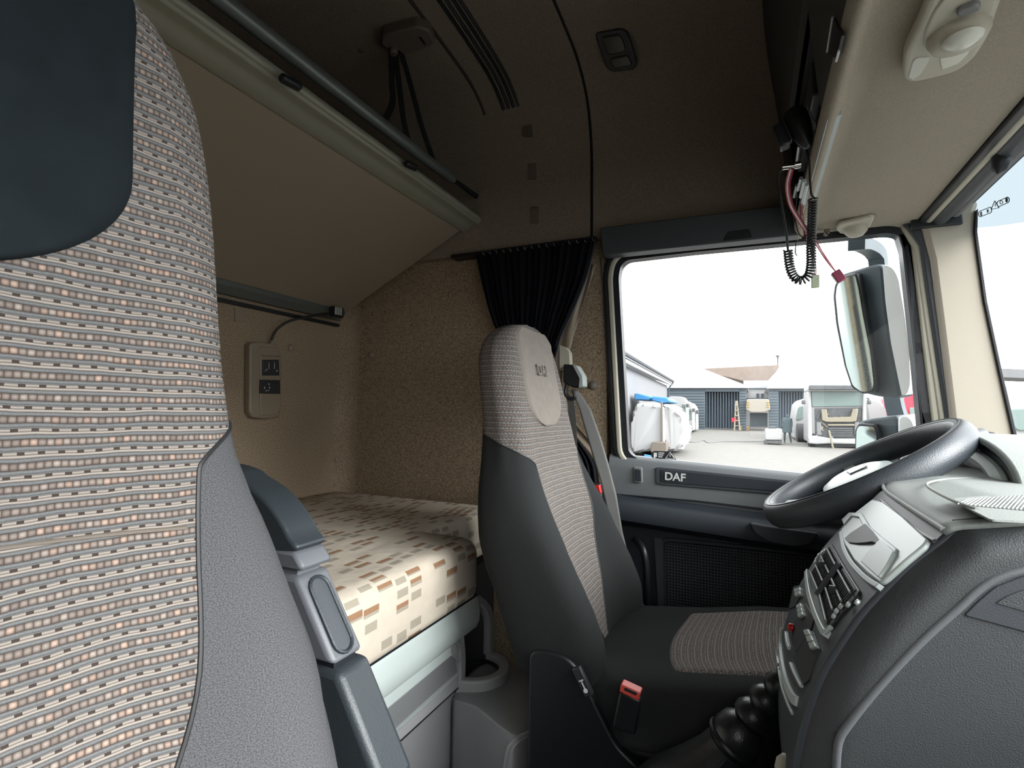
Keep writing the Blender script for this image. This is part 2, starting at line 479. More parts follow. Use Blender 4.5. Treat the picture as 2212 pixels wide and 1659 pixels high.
# slots in upper side wall
for i, (x0, y0, x1, y1) in enumerate(((1128, 262, 1148, 293), (1139, 352, 1158, 388), (1145, 447, 1164, 482))):
    yy_ = 1.712
    for _ in range(12):
        zz_ = atY((x0+x1)/2, (y0+y1)/2, yy_).z; yy_ = .5*yy_+.5*(min(prof, key=lambda p: abs(p.z-zz_) + (9 if p.y < 1.3 else 0)).y-.003)
    s_ = plate([(x0, y0), (x1, y0), (x1, y1), (x0, y1)], lambda a, b: atY(a, b, yy_), (0, .012, 0), .004)
    o = mk('wall_slot', s_, 'cap_beige', bevel=.001)
    tag(o, ['small rectangular slot cover just under the ceiling strips', 'small rectangular slot cover halfway down the upper wall', 'small rectangular slot cover lowest on the upper wall'][i], 'cover', 'slot covers on the upper wall')
# ceiling lip above the curtain
struct('trim_4', bb(-1.05, -.49, 1.70, 1.75, 1.742, 1.756), 'rubber', bevel=.003)
# screw caps
CAPS = [((803, 766), 'X', 'beige round screw cap on side wall right of the sleeper corner'),
        ((627, 752), 'R', 'beige round screw cap beside the reading light panel'),
        ((726, 993), 'R', 'beige round screw cap low on the rear wall near the corner'),
        ((1273, 604), 'X', 'grey round screw cap beside the curtain edge'),
        ((1281, 833), 'X', 'round screw cap below the curtain next to belt anchor'),
        ((1124, 39), 'C', 'dark round cap on ceiling left of the lining seam'),
        ((780, 104), 'C', 'dark round cap on ceiling left of strap bracket'),
        ((1268, 2), 'C', 'dark round cap at the very top edge of the photo')]
for (px, py), w_, lab in CAPS:
    if w_ == 'X': c = atY(px, py, D); ax = (0, -1, 0)
    elif w_ == 'R': c = atX(px, py, XR); ax = (1, 0, 0)
    else: c = atZ(px, py, 2.325); ax = (0, 0, -1)
    r_ = .013
    o = mk('screw_cap', lathe([(r_*1.25, -.004), (r_*1.25, .002), (r_, .004), (r_*.95, .008), (r_*.6, .011), (.0001, .012)], c, ax, 20), 'beige_plastic' if w_ == 'R' or px == 803 else 'cap_beige', loc=c)
    tag(o, lab, 'cap', 'screw caps on the cab lining')

# ---- overhead front console (storage shelf above the windscreen)
cp = cat([(.03, 0, 2.34), (.085, 0, 2.05), (.108, 0, 1.80), (.118, 0, 1.70), (.124, 0, 1.676), (.134, 0, 1.668), (.145, 0, 1.674), (.155, 0, 1.690), (.175, 0, 1.697), (.21, 0, 1.692), (.28, 0, 1.684), (.415, 0, 1.680)], 5)
ys = [-.45, .1, .4, .7, 1.0, 1.3, 1.55, 1.71]
def consgeo(y0, y1, prof, back):
    rings = []
    for y in (y0, y1): rings.append([Vector((p.x, y, p.z)) for p in prof]+[Vector((q[0], y, q[1])) for q in back])
    return loft(rings)
# opening in the rear face between Y 1.10 and 1.62
back = [(.415, 1.72), (.30, 1.74), (.30, 2.34)]
ksp = 17  # index in cp where the rear face ends (bottom lip starts)
console = thing('overhead_console', (.2, 1.0, 1.68), 'grey overhead storage console above the windscreen with dark rear face', 'console')
face = cp[:ksp]; und = cp[ksp-1:]
def facegeo(y0, y1, z0, z1, nx=8):
    out = []
    pr = [p for p in face if z0-1e-6 <= p.z <= z1+1e-6]
    # exact ends
    def xat(z):
        for a, b in zip(face, face[1:]):
            if b.z <= z <= a.z: return a.x+(b.x-a.x)*(a.z-z)/max(1e-9, a.z-b.z)
        return face[-1].x
    pts = [Vector((xat(z1), 0, z1))]+[p for p in pr if z0+.002 < p.z < z1-.002]+[Vector((xat(z0), 0, z0))]
    rings = [[Vector((p.x, y, p.z)) for p in pts]+[Vector((p.x+.012, y, p.z)) for p in reversed(pts)] for y in (y0, y1)]
    return loft(rings)
zl = face[-1].z
OY0, OY1, OZ1 = 1.03, 1.60, 1.93
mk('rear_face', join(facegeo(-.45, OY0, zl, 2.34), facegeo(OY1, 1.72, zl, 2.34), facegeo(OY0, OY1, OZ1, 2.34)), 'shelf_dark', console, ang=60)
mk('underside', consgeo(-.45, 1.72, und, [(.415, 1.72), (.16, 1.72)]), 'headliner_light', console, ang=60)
mk('inner_shell', join(bb(.30, .31, -.45, 1.72, 1.70, 2.34), bb(.12, .31, OY0-.012, OY0, 1.71, OZ1), bb(.12, .31, OY1, OY1+.012, 1.71, OZ1), bb(.12, .31, OY0, OY1, OZ1, OZ1+.01)), 'black_plastic', console)
# door header panel with grab recess
hp = thing('window_shelf', tuple(atY(1500, 500, 1.68)), 'long grey shelf panel above the driver window with a grab recess', 'shelf')
P_ = [(1296, 492), (1702, 441), (1742, 440), (1742, 500), (1400, 537), (1302, 550)]
mk('panel', plate([(1296, 492), (1728, 439), (1728, 507), (1302, 551)], lambda a, b: atY(a, b, 1.665), (0, .05, 0), .006), 'stack_grey', hp, bevel=.003)
mk('grab_recess', plate([(1572, 500), (1618, 494), (1626, 513), (1560, 521)], lambda a, b: atY(a, b, 1.6635), (0, .01, 0), .006), 'black_plastic', hp, bevel=.001)

# ================================================================== DOOR + WINDOW
yw = 1.752
WO = [(1336, 600), (1341, 575), (1356, 562), (1500, 545), (1700, 526), (1915, 504), (1940, 508), (1948, 530), (1972, 750), (1990, 900), (2003, 1010), (1996, 1046), (1760, 1033), (1560, 1014), (1440, 1003), (1385, 997), (1357, 978)]
wo3 = [atY(a, b, yw) for a, b in WO]
def dense(poly, r=.012): return rnd(poly, r, 4)
def offs(poly, d):
    n = len(poly); out = []
    c = sum(poly, Vector())/n
    for i in range(n):
        t = (poly[(i+1) % n]-poly[i-1]); nn = Vector((t.z, 0, -t.x)).normalized()
        if nn.dot(poly[i]-c) < 0: nn = -nn
        out.append(poly[i]+nn*d)
    return out
wpoly = dense(wo3, .02)
def ring(poly, d0, d1, y0, y1):
    a, b = offs(poly, d0), offs(poly, d1); n = len(a); V = []
    for P, y in ((a, y0), (b, y0), (b, y1), (a, y1)): V += [Vector((p.x, y, p.z)) for p in P]
    Fc = []
    for i in range(n):
        j = (i+1) % n
        for r in range(4):
            s = (r+1) % 4; Fc.append((r*n+i, r*n+j, s*n+j, s*n+i))
    return V, Fc
door = thing('door_1', (0, 1.78, 0), None, None); door['kind'] = 'structure'
mk('inner_seal', ring(wpoly, -.004, .016, 1.735, 1.775), 'rubber', door, bevel=.004)
mk('window_frame', ring(wpoly, .016, .034, 1.728, 1.79), 'cream', door, bevel=.005)
mk('outer_seal', ring(wpoly, .034, .052, 1.735, 1.80), 'rubber', door, bevel=.005)
mk('outer_skin', ring(wpoly, .045, .14, 1.795, 1.805), 'rubber', door)
# door skin round the opening (solid beyond the frame, hidden parts simplified)
# window_1
struct('window_1', prism([Vector((p.x, 1.765, p.z)) for p in wpoly], (0, .004, 0)), 'glass', smooth=False)
# door inner trim: profile in Y,Z lofted along X with a sloping belt
def dz(x): return -.055*(x+.4)
tp = [(1.760, 1.010), (1.742, 1.012), (1.727, .998), (1.722, .97), (1.724, .885), (1.700, .872), (1.676, .862), (1.665, .84), (1.668, .812), (1.70, .792), (1.728, .785), (1.733, .70), (1.735, .45), (1.735, .02), (1.79, .02), (1.79, 1.0)]
xs = [-.43+.04*i for i in range(25)]
def doorrings(a, b, xs, m=1):
    rings = []
    for x in xs:
        pr = tp[a:b]; s = [(y, z+dz(x)*(1 if z > .5 else 0)) for y, z in pr]
        rings.append([Vector((x, y, z)) for y, z in s]+[Vector((x, 1.79, z)) for y, z in (s[-1], s[0])])
    return rings
mk('upper_trim', loft(doorrings(0, 5, xs)), 'door_grey', door, ang=50)
mk('armrest_ledge', loft(doorrings(4, 11, xs)), 'door_dark', door, ang=50)
mk('lower_trim', loft(doorrings(10, 14, xs)), 'door_dark', door, ang=50)
YT = 1.7215
inset = plate([(1416, 1010), (1425, 1009), (1790, 1046), (1790, 1078), (1422, 1047), (1416, 1042)], lambda a, b: atY(a, b, YT-.003), (0, .01, 0), .006)
bd = mk('belt_inlay', inset, 'stack_grey', door, bevel=.002)
mk('inlay_recess', plate([(1427, 1014), (1780, 1050), (1780, 1069), (1427, 1042)], lambda a, b: atY(a, b, YT-.005), (0, .01, 0), .004), 'door_dark', bd, bevel=.001)
for q, (a, b) in enumerate(((1057, 1064), (1048, 1054))):
    pass
c = atY(1458, 1031, YT-.007); x_ = (atY(1480, 1033, YT)-atY(1436, 1029, YT))
text('lettering', 'DAF', .034, .0015, 'letters', c, x_, (0, 0, 1), bd, .0007)
sw = mk('lock_bezel', plate([(1368, 1008), (1387, 1010), (1388, 1044), (1369, 1042)], lambda a, b: atY(a, b, YT-.004), (0, .01, 0), .006), 'mid_grey', door, bevel=.002)
mk('lock_button', plate([(1371, 1013), (1384, 1015), (1385, 1040), (1372, 1038)], lambda a, b: atY(a, b, YT-.007), (0, .01, 0), .003), 'door_dark', sw, bevel=.001)
mk('belt_groove', tube([atY(1342, 1069, 1.7205), atY(1500, 1082, 1.7205), atY(1690, 1104, 1.7205)], .0025, 6), 'rubber', door)
# speaker cloth
sp_px = [(1436, 1172), (1450, 1171), (1600, 1186), (1760, 1204), (1795, 1215), (1790, 1400), (1560, 1340), (1440, 1322)]
spp = [atY(a, b, 1.727) for a, b in sp_px]
V_, F_ = prism(rnd(spp, .01), (0, .01, 0))
mk('speaker_cloth', (V_, F_), 'speaker_cloth', door, uv=[(v.x, v.z) for v in V_], bevel=.002)
mk('speaker_surround', ring(rnd(spp, .01), .0, .014, 1.722, 1.74), 'door_dark', door, bevel=.004)
mk('door_pocket', loft([[Vector((x, 1.735, .0)), Vector((x, 1.735, .49)), Vector((x, 1.60, .475)), Vector((x, 1.585, .46)), Vector((x, 1.59, .0))] for x in (-.36, -.3, 0, .4)]), 'black_plastic', door, bevel=.01)
# pull handle bowl
hb = [(1618, 1128), (1650, 1135), (1720, 1145), (1770, 1152), (1752, 1178), (1715, 1182), (1660, 1172), (1628, 1152)]
mk('pull_handle', plate(hb, lambda a, b: atY(a, b, 1.655), (0, .075, 0), .012), 'stack_grey', door, bevel=.008, seg=3)
# grab bar at the rear edge of the door
mk('door_grab_bar', tube(cat([atY(1372, 1165, 1.70), atY(1388, 1185, 1.66), atY(1396, 1225, 1.65), atY(1397, 1290, 1.65), atY(1398, 1340, 1.69)], 5), .011, 10), 'black_plastic', door)
mk('trim_rib', plate([(1412, 1160), (1432, 1165), (1436, 1330), (1442, 1365), (1424, 1365)], lambda a, b: atY(a, b, 1.722), (0, .01, 0), .003), 'stack_grey', door, bevel=.003)
# B pillar trims: bright vertical edge and dark seals left of the window
struct('trim_5', plate([(1296, 556), (1306, 556), (1318, 700), (1336, 1010), (1338, 1120), (1326, 1120), (1316, 900)], lambda a, b: atY(a, b, 1.742), (0, .05, 0)), 'cap_beige', bevel=.004)
struct('trim_6', plate([(1304, 575), (1312, 560), (1322, 560), (1318, 700), (1330, 900), (1341, 1100), (1366, 1500), (1350, 1500), (1332, 1120), (1318, 900)], lambda a, b: atY(a, b, 1.738), (0, .06, 0)), 'rubber', bevel=.004)
struct('wall_door_sill', bb(-.47, .60, 1.76, 1.83, 0, .95), 'black_plastic')
# A pillar
def apl(px, y, e, m, nm, bev=.004, r=0): return struct(nm, plate(px, lambda a, b: atY(a, b, y), (0, e, 0), r), m, bevel=bev)
apl([(1938, 500), (1962, 506), (1978, 560), (2000, 740), (2030, 920), (2040, 1040), (2003, 1040), (1990, 930), (1972, 740), (1950, 540)], 1.735, .05, 'rubber', 'trim_7')
apl([(1944, 486), (1966, 494), (1990, 530), (2008, 640), (2028, 800), (2052, 930), (2056, 1040), (2038, 1040), (2028, 900), (1998, 700), (1976, 540)], 1.725, .05, 'cream', 'trim_8')
apl([(1950, 478), (1990, 482), (2016, 530), (2035, 640), (2058, 800), (2086, 1000), (2090, 1060), (2052, 1060), (2046, 920), (2022, 760), (2004, 640), (1988, 530)], 1.715, .06, 'stack_grey', 'trim_9', .006)
AP = [(1980, 474), (2070, 440), (2118, 430), (2110, 455), (2107, 500), (2128, 650), (2160, 800), (2196, 960), (2215, 1060), (2070, 1060), (2052, 880), (2030, 700), (2012, 560), (1995, 495)]
apl(AP, 1.70, .12, 'pillar', 'trim_10', .012)
apl([(2108, 455), (2113, 450), (2112, 500), (2133, 650), (2165, 800), (2202, 960), (2222, 1060), (2214, 1060), (2194, 960), (2158, 800), (2126, 650), (2105, 500)], 1.695, .03, 'rubber', 'trim_11', .001)
# windscreen: leaning pane across the front, with tinted band at the top
xw = lambda z: .545+(1.71-z)*.125
def wp(y, z, d=.006): return (xw(z)+d, y, z)
BL = [(-.45, 1.575), (1.35, 1.575), (1.52, 1.592), (1.66, 1.63), (1.76, 1.66)]
struct('window_2', prism([wp(-.45, .95)]+[wp(y, z) for y, z in BL]+[wp(1.76, .95)], (.004, 0, 0)), 'glass', smooth=False)
struct('window_3', prism([wp(y, z) for y, z in BL]+[wp(1.76, 1.80), wp(-.45, 1.80)], (.004, 0, 0)), 'glass_band', smooth=False)
# header between console and windscreen
struct('trim_12', prism([(.415, -.45, 1.695), (.50, -.45, 1.70), (.525, -.45, 1.715), (.54, -.45, 1.735), (.56, -.45, 1.80), (.415, -.45, 1.80)], (0, 2.2, 0)), 'headliner_light', bevel=.004)
struct('trim_13', tube([(.535, -.45, 1.722), (.535, 1.75, 1.722)], .010, 10), 'rubber')
struct('wall_front_header', bb(.45, .60, -.45, 1.83, 1.79, 2.42), 'headliner')
struct('wall_cowl', bb(.50, .72, -.45, 1.83, 0, .92), 'black_plastic')
# roof outer skins to keep light out
struct('wall_outer_side', join(bb(XR-.05, .60, 1.80, 1.83, 1.79, 2.45), bb(XR-.05, .6, -.45, 1.83, 2.42, 2.46), bb(XR-.05, -.50, 1.812, 1.83, -.9, 1.80), bb(-.50, .60, 1.832, 1.845, -.9, .93)), 'mirror_shell')
# passenger-side wall behind the camera, unseen; its open door window is narrowed to hold light off the seats
struct('wall_passenger_side', join(bb(XR-.05, -.42, -.47, -.42, 0, 2.45), bb(-.42, .45, -.47, -.42, 1.66, 2.45), bb(-.42, .45, -.47, -.42, 0, 1.0), bb(-.42, .0, -.47, -.42, .99, 1.67), bb(.45, .62, -.47, -.42, 0, 2.45)), 'carpet')
# ================================================================== SEATS
SHR = [0.0]
def xface(z): return sinterp(z, [(.58, -.325), (.70, -.365), (.85, -.428), (1.0, -.470), (1.12, -.492), (1.25, -.520), (1.385, -.548)])+SHR[0]*(z-1.10)
def wid(z): return sinterp(z, [(.58, .235), (.65, .25), (.85, .252), (.95, .240), (1.04, .216), (1.12, .205), (1.22, .200), (1.29, .188), (1.335, .163), (1.36, .130), (1.376, .090), (1.385, .03)])
def bol(z): return sinterp(z, [(.58, .05), (.68, .070), (.85, .058), (.97, .028), (1.06, .012), (1.385, .004)])
def thk(z): return sinterp(z, [(.58, .16), (.8, .155), (1.0, .125), (1.15, .105), (1.28, .095), (1.35, .070), (1.376, .045), (1.385, .015)])
def section(z, n=48):
    """half section from centre front to centre rear, equal arc steps, local y>=0"""
    w, b, t, xf = wid(z), bol(z), thk(z), xface(z)
    r = min(.045, t*.45, w*.4)
    c = [(0, 0), (w*.25, b*.02), (w*.5, b*.25), (w*.68, b*.75), (w-r*1.05, b), (w-r*.3, b-r*.28), (w, b-r), (w+.002, -t*.4), (w-.004, -t+r), (w-r*.35, -t+r*.3), (w-r*1.1, -t), (w*.5, -t-.006), (0, -t-.008)]
    P = cat([(0, a, q) for a, q in c], 8)
    L = [0]
    for i in range(len(P)-1): L.append(L[-1]+(P[i+1]-P[i]).length)
    return P, L, xf
def sec_at(S, q):
    P, L, xf = S; s = q*L[-1]; i = 0
    lo, hi = 0, len(L)-2
    while lo < hi:
        mid = (lo+hi+1)//2
        if L[mid] <= s: lo = mid
        else: hi = mid-1
    i = lo; f = (s-L[i])/max(1e-9, L[i+1]-L[i]); p = P[i].lerp(P[i+1], min(1, f))
    return p.y, xf+p.z, s
def qb(z, S):
    """seam position between woven centre and bolster"""
    P, L, xf = S
    def q_of_y(yy):
        for i in range(len(P)-1):
            if P[i+1].y >= yy: return L[i]/L[-1]+(yy-P[i].y)/max(1e-9, (P[i+1].y-P[i].y))*(L[i+1]-L[i])/L[-1]
        return .5
    if z > 1.115: return .70
    side = .70; y_in = sinterp(z, [(.60, .02), (.66, .055), (.74, .095), (.9, .155), (1.03, .165), (1.06, .172)])
    inn = q_of_y(min(y_in, wid(z)*.9))
    if z < 1.025: return inn
    t = (z-1.025)/.09
    return inn+(side-inn)*(t**1.45)
ZS = [.58+.0125*i for i in range(37)]
ZS = [z for z in ZS if z < 1.02]+[1.02+.0035*i for i in range(30)]+[1.13+.0125*i for i in range(17)]+[1.335, 1.345, 1.353, 1.36, 1.366, 1.371, 1.376, 1.380, 1.383, 1.385]
ZS = sorted(set(round(z, 4) for z in ZS))
def band(q0f, q1f, nq, origin):
    """quad grid of both halves between seam functions; returns geo with uv"""
    V, Fc, UV = [], [], []
    SS = [section(z) for z in ZS]
    vl = [0]
    for i in range(len(ZS)-1): vl.append(vl[-1]+math.hypot(ZS[i+1]-ZS[i], xface(ZS[i+1])-xface(ZS[i])))
    for sgn in (1, -1):
        k0 = len(V)
        for zi, z in enumerate(ZS):
            a, b = q0f(z, SS[zi]), q1f(z, SS[zi])
            for j in range(nq+1):
                y, x, s = sec_at(SS[zi], a+(b-a)*j/nq)
                V.append(Vector((x, sgn*y, z))+origin); UV.append((sgn*s+1.0, vl[zi]))
        for i in range(len(ZS)-1):
            for j in range(nq):
                a = k0+i*(nq+1)+j; f = (a, a+1, a+nq+2, a+nq+1)
                Fc.append(f if sgn > 0 else f[::-1])
    return V, Fc, UV
def make_seat(root, o, suede, bol_m='bolster'):
    o = Vector(o)
    cen = band(lambda z, S: 0, qb, 26, o)
    mk('backrest', cen, 'weave', root, ang=80)
    bv = BVHTree.FromPolygons([tuple(v) for v in cen[0]], cen[1])
    bolm = band(qb, lambda z, S: 1.0, 30, o)
    # close the underside
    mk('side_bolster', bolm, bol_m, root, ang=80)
    for sgn in (1, -1):
        pts = []
        for z in ZS:
            S = section(z)
            if z > 1.118: continue
            y, x, _ = sec_at(S, qb(z, S)); pts.append(Vector((x, sgn*y, z))+o)
        mk('piping', tube(pts, .0017, 6), 'label_black', root)
    # cross seam
    def onface(y, z, d=0):
        hit = bv.ray_cast(Vector((1, y, z))+o, Vector((-1, 0, 0)))
        return (hit[0] if hit[0] else Vector((xface(z), y, z))+o)+Vector((d, 0, 0))
    mk('cross_seam', tube([onface(-.155+.31*i/20, .985+.006*math.cos((i-10)/10*PI/2), -.0005) for i in range(21)], .0016, 6), 'cap_beige', root)
    # suede headrest insert
    zb_, zt = (1.112 if suede == 'suede_grey' else 1.138), 1.372
    def wi(z):
        if z < zb_+.085: 
            t = 1-(z-zb_)/.085; return .124*math.sqrt(max(0, 1-t*t))
        if z > 1.28: return min(.124, wid(z)*.93-.012)
        return .124
    nz, ny = 60, 30
    def g(u, v):
        z = zb_+(zt-zb_)*(1-math.cos(PI*u))/2 if u < .5 else zb_+(zt-zb_)*(1-math.cos(PI*u))/2
        ww = max(.0015, wi(z)); a = v*2-1; y = a*ww
        edge = min(1, (1-abs(a))*ww/.006, (z-zb_)/.006+.0)
        p = onface(y, z); p.x += .0075*math.sqrt(max(0, min(1, edge)))-.001
        return p, (y, z)
    ins = grid(g, nz, ny)
    hi = mk('headrest_insert', ins, suede, root, ang=80)
    c = onface(0.01, 1.262, .0115)
    rp_ = OFF[root.name]
    text('embossed_lettering', 'DAF', .042, .0012, suede, c, (0, 1, 0), (-.25, 0, 1), hi, .0008)
    if suede == 'suede_grey': mk('embossed_line', bb(c.x-.003, c.x+.0, c.y-.05, c.y+.05, 1.2335+o.z, 1.2355+o.z), suede, hi)
    # cushion: loft along x
    rings = []
    for x, w_, zt_, zb2 in ((-.345, .19, .585, .50), (-.33, .23, .600, .49), (-.25, .245, .606, .485), (-.12, .25, .622, .495), (.02, .252, .648, .52), (.10, .252, .656, .535), (.145, .245, .642, .55), (.16, .235, .615, .565)):
        h = (zt_-zb2); rr = []
        pts = [(0, zt_-.004), (w_*.4, zt_-.004), (w_*.7, zt_+.006), (w_*.9, zt_+.004), (w_*1.0, zt_-.025), (w_*1.0, zb2+.03), (w_*.96, zb2), (w_*.5, zb2)]
        full = [(y, z) for y, z in pts]+[(-y, z) for y, z in reversed(pts[1:])]
        rings.append([Vector((x, y, z))+o for y, z in cat([(0, a, b) for a, b in full], 3, True) for y, z in [(y, z)]] if False else [Vector((x, p.y, p.z))+o for p in cat([(0, a, b) for a, b in full], 3, True)])
    cu = loft(rings)
    bvc = BVHTree.FromPolygons([tuple(v) for v in cu[0]], cu[1])
    cush = mk('seat_cushion', cu, 'bolster_shaded', root, uv=[(v.x, v.y+v.z) for v in cu[0]], ang=70)
    def gc(u, v):
        x = -.145+.295*u; wv = .178 if x < .0 else .178
        wv = .17+.02*u; y = (v*2-1)*wv
        xo = x-.03*(1-abs(v*2-1)**2)*(1-u)
        h = bvc.ray_cast(Vector((xo, y, 1))+o, Vector((0, 0, -1)))
        p = h[0] if h[0] else Vector((xo, y, .6))+o
        e = min(1, u/.04, (1-abs(v*2-1))/.04, (1-u)/.03)
        return p+Vector((0, 0, .006*math.sqrt(max(0, e))-.001)), (y, x)
    mk('cushion_panel', grid(gc, 40, 40), 'weave_dark', root, ang=80)
    return bv
kk = M['weave'].copy(); kk.name = 'weave_dark'; M['weave_dark'] = kk
# ---- driver seat
DS = Vector((0, 1.305, 0))
ds = thing('driver_seat', (-.25, 1.305, 0), 'driver seat by the window with grey suede headrest pad and woven back', 'seat')
make_seat(ds, DS, 'suede_grey', 'bolster_shaded')
def seat_base(root, o):
    o = Vector(o)
    # plastic side cover, swooping down toward the front (near side)
    for sgn, nm in ((-1, 'side_cover'), (1, 'side_cover')):
        pts = [(-.43, .20), (-.43, .645), (-.39, .652), (-.345, .648), (-.318, .625), (-.285, .565), (-.245, .50), (-.19, .462), (-.12, .445), (.0, .43), (.12, .405), (.12, .20)]
        P = rnd([Vector((a, sgn*.262, b))+o for a, b in pts], .02, 4)
        mk(nm, prism(P, (0, -sgn*.022, 0)), 'black_plastic', root, bevel=.004)
    mk('pedestal', join(bb(-.42+o.x, .10+o.x, -.22+o.y, .22+o.y, .02+o.z, .40+o.z)), 'black_plastic', root, bevel=.02)
    mk('cushion_frame', bb(-.36+o.x, .14+o.x, -.235+o.y, .235+o.y, .40+o.z, .50+o.z), 'black_plastic', root, bevel=.02)
seat_base(ds, DS)
# lumbar switch on the near side cover
a_ = Vector((-.31, 1.305-.262-.006, .612)); dr = Vector((.035, 0, -.062)).normalized(); nr = Vector((dr.z, 0, -dr.x))
def obox(c, u, v, n, su, sv, sn): 
    c = Vector(c); m = Matrix((u, v, n)).transposed(); return box(c, (su, sv, sn), m)
swb = mk('rocker_switch', obox(a_, dr, nr, Vector((0, 1, 0)), .058, .020, .012), 'dark_plastic', ds, bevel=.003)
mk('switch_symbol', join(obox(a_+Vector((0, -.007, 0))+dr*.006, dr, nr, Vector((0, 1, 0)), .016, .0022, .001), obox(a_+Vector((0, -.007, 0))-dr*.004, dr, nr, Vector((0, 1, 0)), .0022, .010, .001),
   lathe([(.0045, 0), (.0045, .001)], a_+Vector((0, -.007, 0))+dr*.016, (0, -1, 0), 10)), 'white', swb)
# ---- passenger seat (nearer, higher)
PS = Vector((.112, .082, .082))
ps = thing('passenger_seat', (-.125, .078, 0), 'large passenger seat in the left foreground, woven backrest with dark suede insert', 'seat')
SHR[0] = .15
make_seat(ps, PS, 'suede')
seat_base(ps, PS)
# folded-up armrest on the inner side of the passenger seat
ya, yb = .405, .448
def aY(a, b): return atY(a, b, ya)
cap_px = [(515, 1036), (548, 1058), (578, 1086), (604, 1122), (624, 1160), (634, 1192)]
fr_ = [aY(*p) for p in cap_px]
top0 = fr_[0]
prf = [top0+Vector((-.06, 0, .006)), top0+Vector((-.02, 0, .008))]+fr_+[fr_[-1]+Vector((-.10, 0, .0))]
arm = mk('armrest', prism(cat(prf, 3, True), (0, yb-ya, 0)), 'arm_plastic', ps, bevel=.006, seg=3)
f2 = [aY(634, 1193), aY(650, 1222), aY(652, 1236)]
mk('armrest_collar', prism([f2[0]+Vector((-.09, 0, 0)), f2[0], f2[1], f2[2], f2[2]+Vector((-.09, 0, 0))], (0, yb-ya, 0)), 'arm_grey', ps, bevel=.004)
s0, s1 = aY(636, 1246), aY(716, 1440); 
shaft = prism([s0+Vector((-.05, 0, 0)), s0+Vector((.003, 0, 0)), s1+Vector((.003, 0, 0)), s1+Vector((-.05, 0, 0))], (0, yb-ya+.002, 0))
sh = mk('armrest_shaft', shaft, 'arm_grey', ps, bevel=.006, seg=3)
dn = (s1-s0).normalized(); nrm = Vector((-dn.z, 0, dn.x)); nrm = nrm if nrm.x > 0 else -nrm
cc = (s0+s1)/2+Vector((.003, (yb-ya)/2, 0))
def stad(c, u, v, hu, hv, k=8):
    out = []
    for sg, st in ((1, -PI/2), (-1, PI/2)):
        for j in range(k+1):
            a = st+PI*j/k; out.append(c+u*(sg*(hu-hv))+u*(math.cos(a)*hv)+v*(math.sin(a)*hv))
    return out
L_ = (s1-s0).length
mk('shaft_rim', tube([p+nrm*.0015 for p in stad(cc, dn, Vector((0, 1, 0)), L_*.43, .0125)], .002, 6, closed=True), 'arm_plastic', sh)
mk('shaft_recess', prism(stad(cc+nrm*.0008, dn, Vector((0, 1, 0)), L_*.43, .0115), -nrm*.002), 'stack_grey', sh)
g0, g1 = aY(722, 1452), aY(812, 1720)
mk('armrest_bracket', prism([g0+Vector((-.06, 0, 0)), g0+Vector((.004, 0, 0)), g1+Vector((.012, 0, 0)), g1+Vector((-.08, 0, 0))], (0, yb-ya+.004, 0)), 'arm_plastic', ps, bevel=.008, seg=3)
for (p, q) in (((648, 1238), (676, 1230)),):
    mk('armrest_pin', bb(s0.x-.04, s0.x-.002, ya+.006, yb-.006, s0.z-.004, s0.z+.012), 'arm_grey', ps, bevel=.001)
mk('armrest_hinge_pin', bb(s1.x-.04, s1.x-.002, ya+.006, yb-.006, s1.z-.012, s1.z+.004), 'rubber', ps, bevel=.001)
# ================================================================== UPPER BUNK
aX = Vector((.8937, 0, .4487)); nX = Vector((.4487, 0, -.8937)); A0 = Vector((-.934, 0, 1.885))
def bp(a, n, y): return A0+aX*a+nX*n+Vector((0, y, 0))
ub = thing('upper_bunk', (-1.3, .7, 1.70), 'upper bunk tilted up against the rear wall, beige underside and pale front rail', 'bunk')
mk('bunk_panel', prism([bp(-.742, 0, -.40), bp(-.05, 0, -.40), bp(-.05, -.045, -.40), bp(-.742, -.045, -.40)], (0, 2.105, 0)), 'bunk_under', ub, bevel=.003)
rp2 = [(-.085, .003), (-.078, .008), (-.050, .010), (-.040, .007), (-.030, .010), (-.012, .018), (.004, .012), (.010, 0), (.006, -.012), (-.004, -.022), (-.06, -.05), (-.085, -.05)]
mk('front_rail', prism([bp(a, n, -.42) for a, n in rp2], (0, 2.135, 0)), 'rail', ub, bevel=.002)
mk('rail_ridge', tube([bp(.0, .006, -.42), bp(.0, .006, 1.69)], .010, 12), 'rail', ub)
mk('rear_rail', prism([bp(-.742, .0, -.40), bp(-.700, .0, -.40), bp(-.708, .018, -.40), bp(-.742, .03, -.40)], (0, 2.09, 0)), 'tube_metal', ub, bevel=.003)
mk('rear_gap', bb(XR, XR+.02, -.40, 1.68, 1.500, 1.512), 'rubber', ub)
gt_ = thing('guard_tube', (-.925, .6, 1.935), 'grey metal guard tube running along the front rail of the upper bunk', 'tube')
mk('tube', tube([(-.925, -.42, 1.935), (-.925, 1.30, 1.945)], .0185, 18), 'tube_metal', gt_)
mk('tube_end', tube([(-.925, 1.26, 1.944), (-.925, 1.50, 1.949)], .0165, 18), 'tube_metal', gt_)
mk('end_rod', tube([(-.925, 1.50, 1.949), (-.925, 1.60, 1.953), (-.925, 1.67, 1.955)], [.007, .0085, .010], 10), 'rubber', gt_)
cl = atX(632, 180, -.925)
for i, (a, b) in enumerate(((628, 178), (888, 358))):
    c = atX(a, b, -.905)
    mk('clip', obox(c, Vector((0, 1, .15)).normalized(), aX, nX, .055, .02, .018), 'rubber', gt_, bevel=.006)
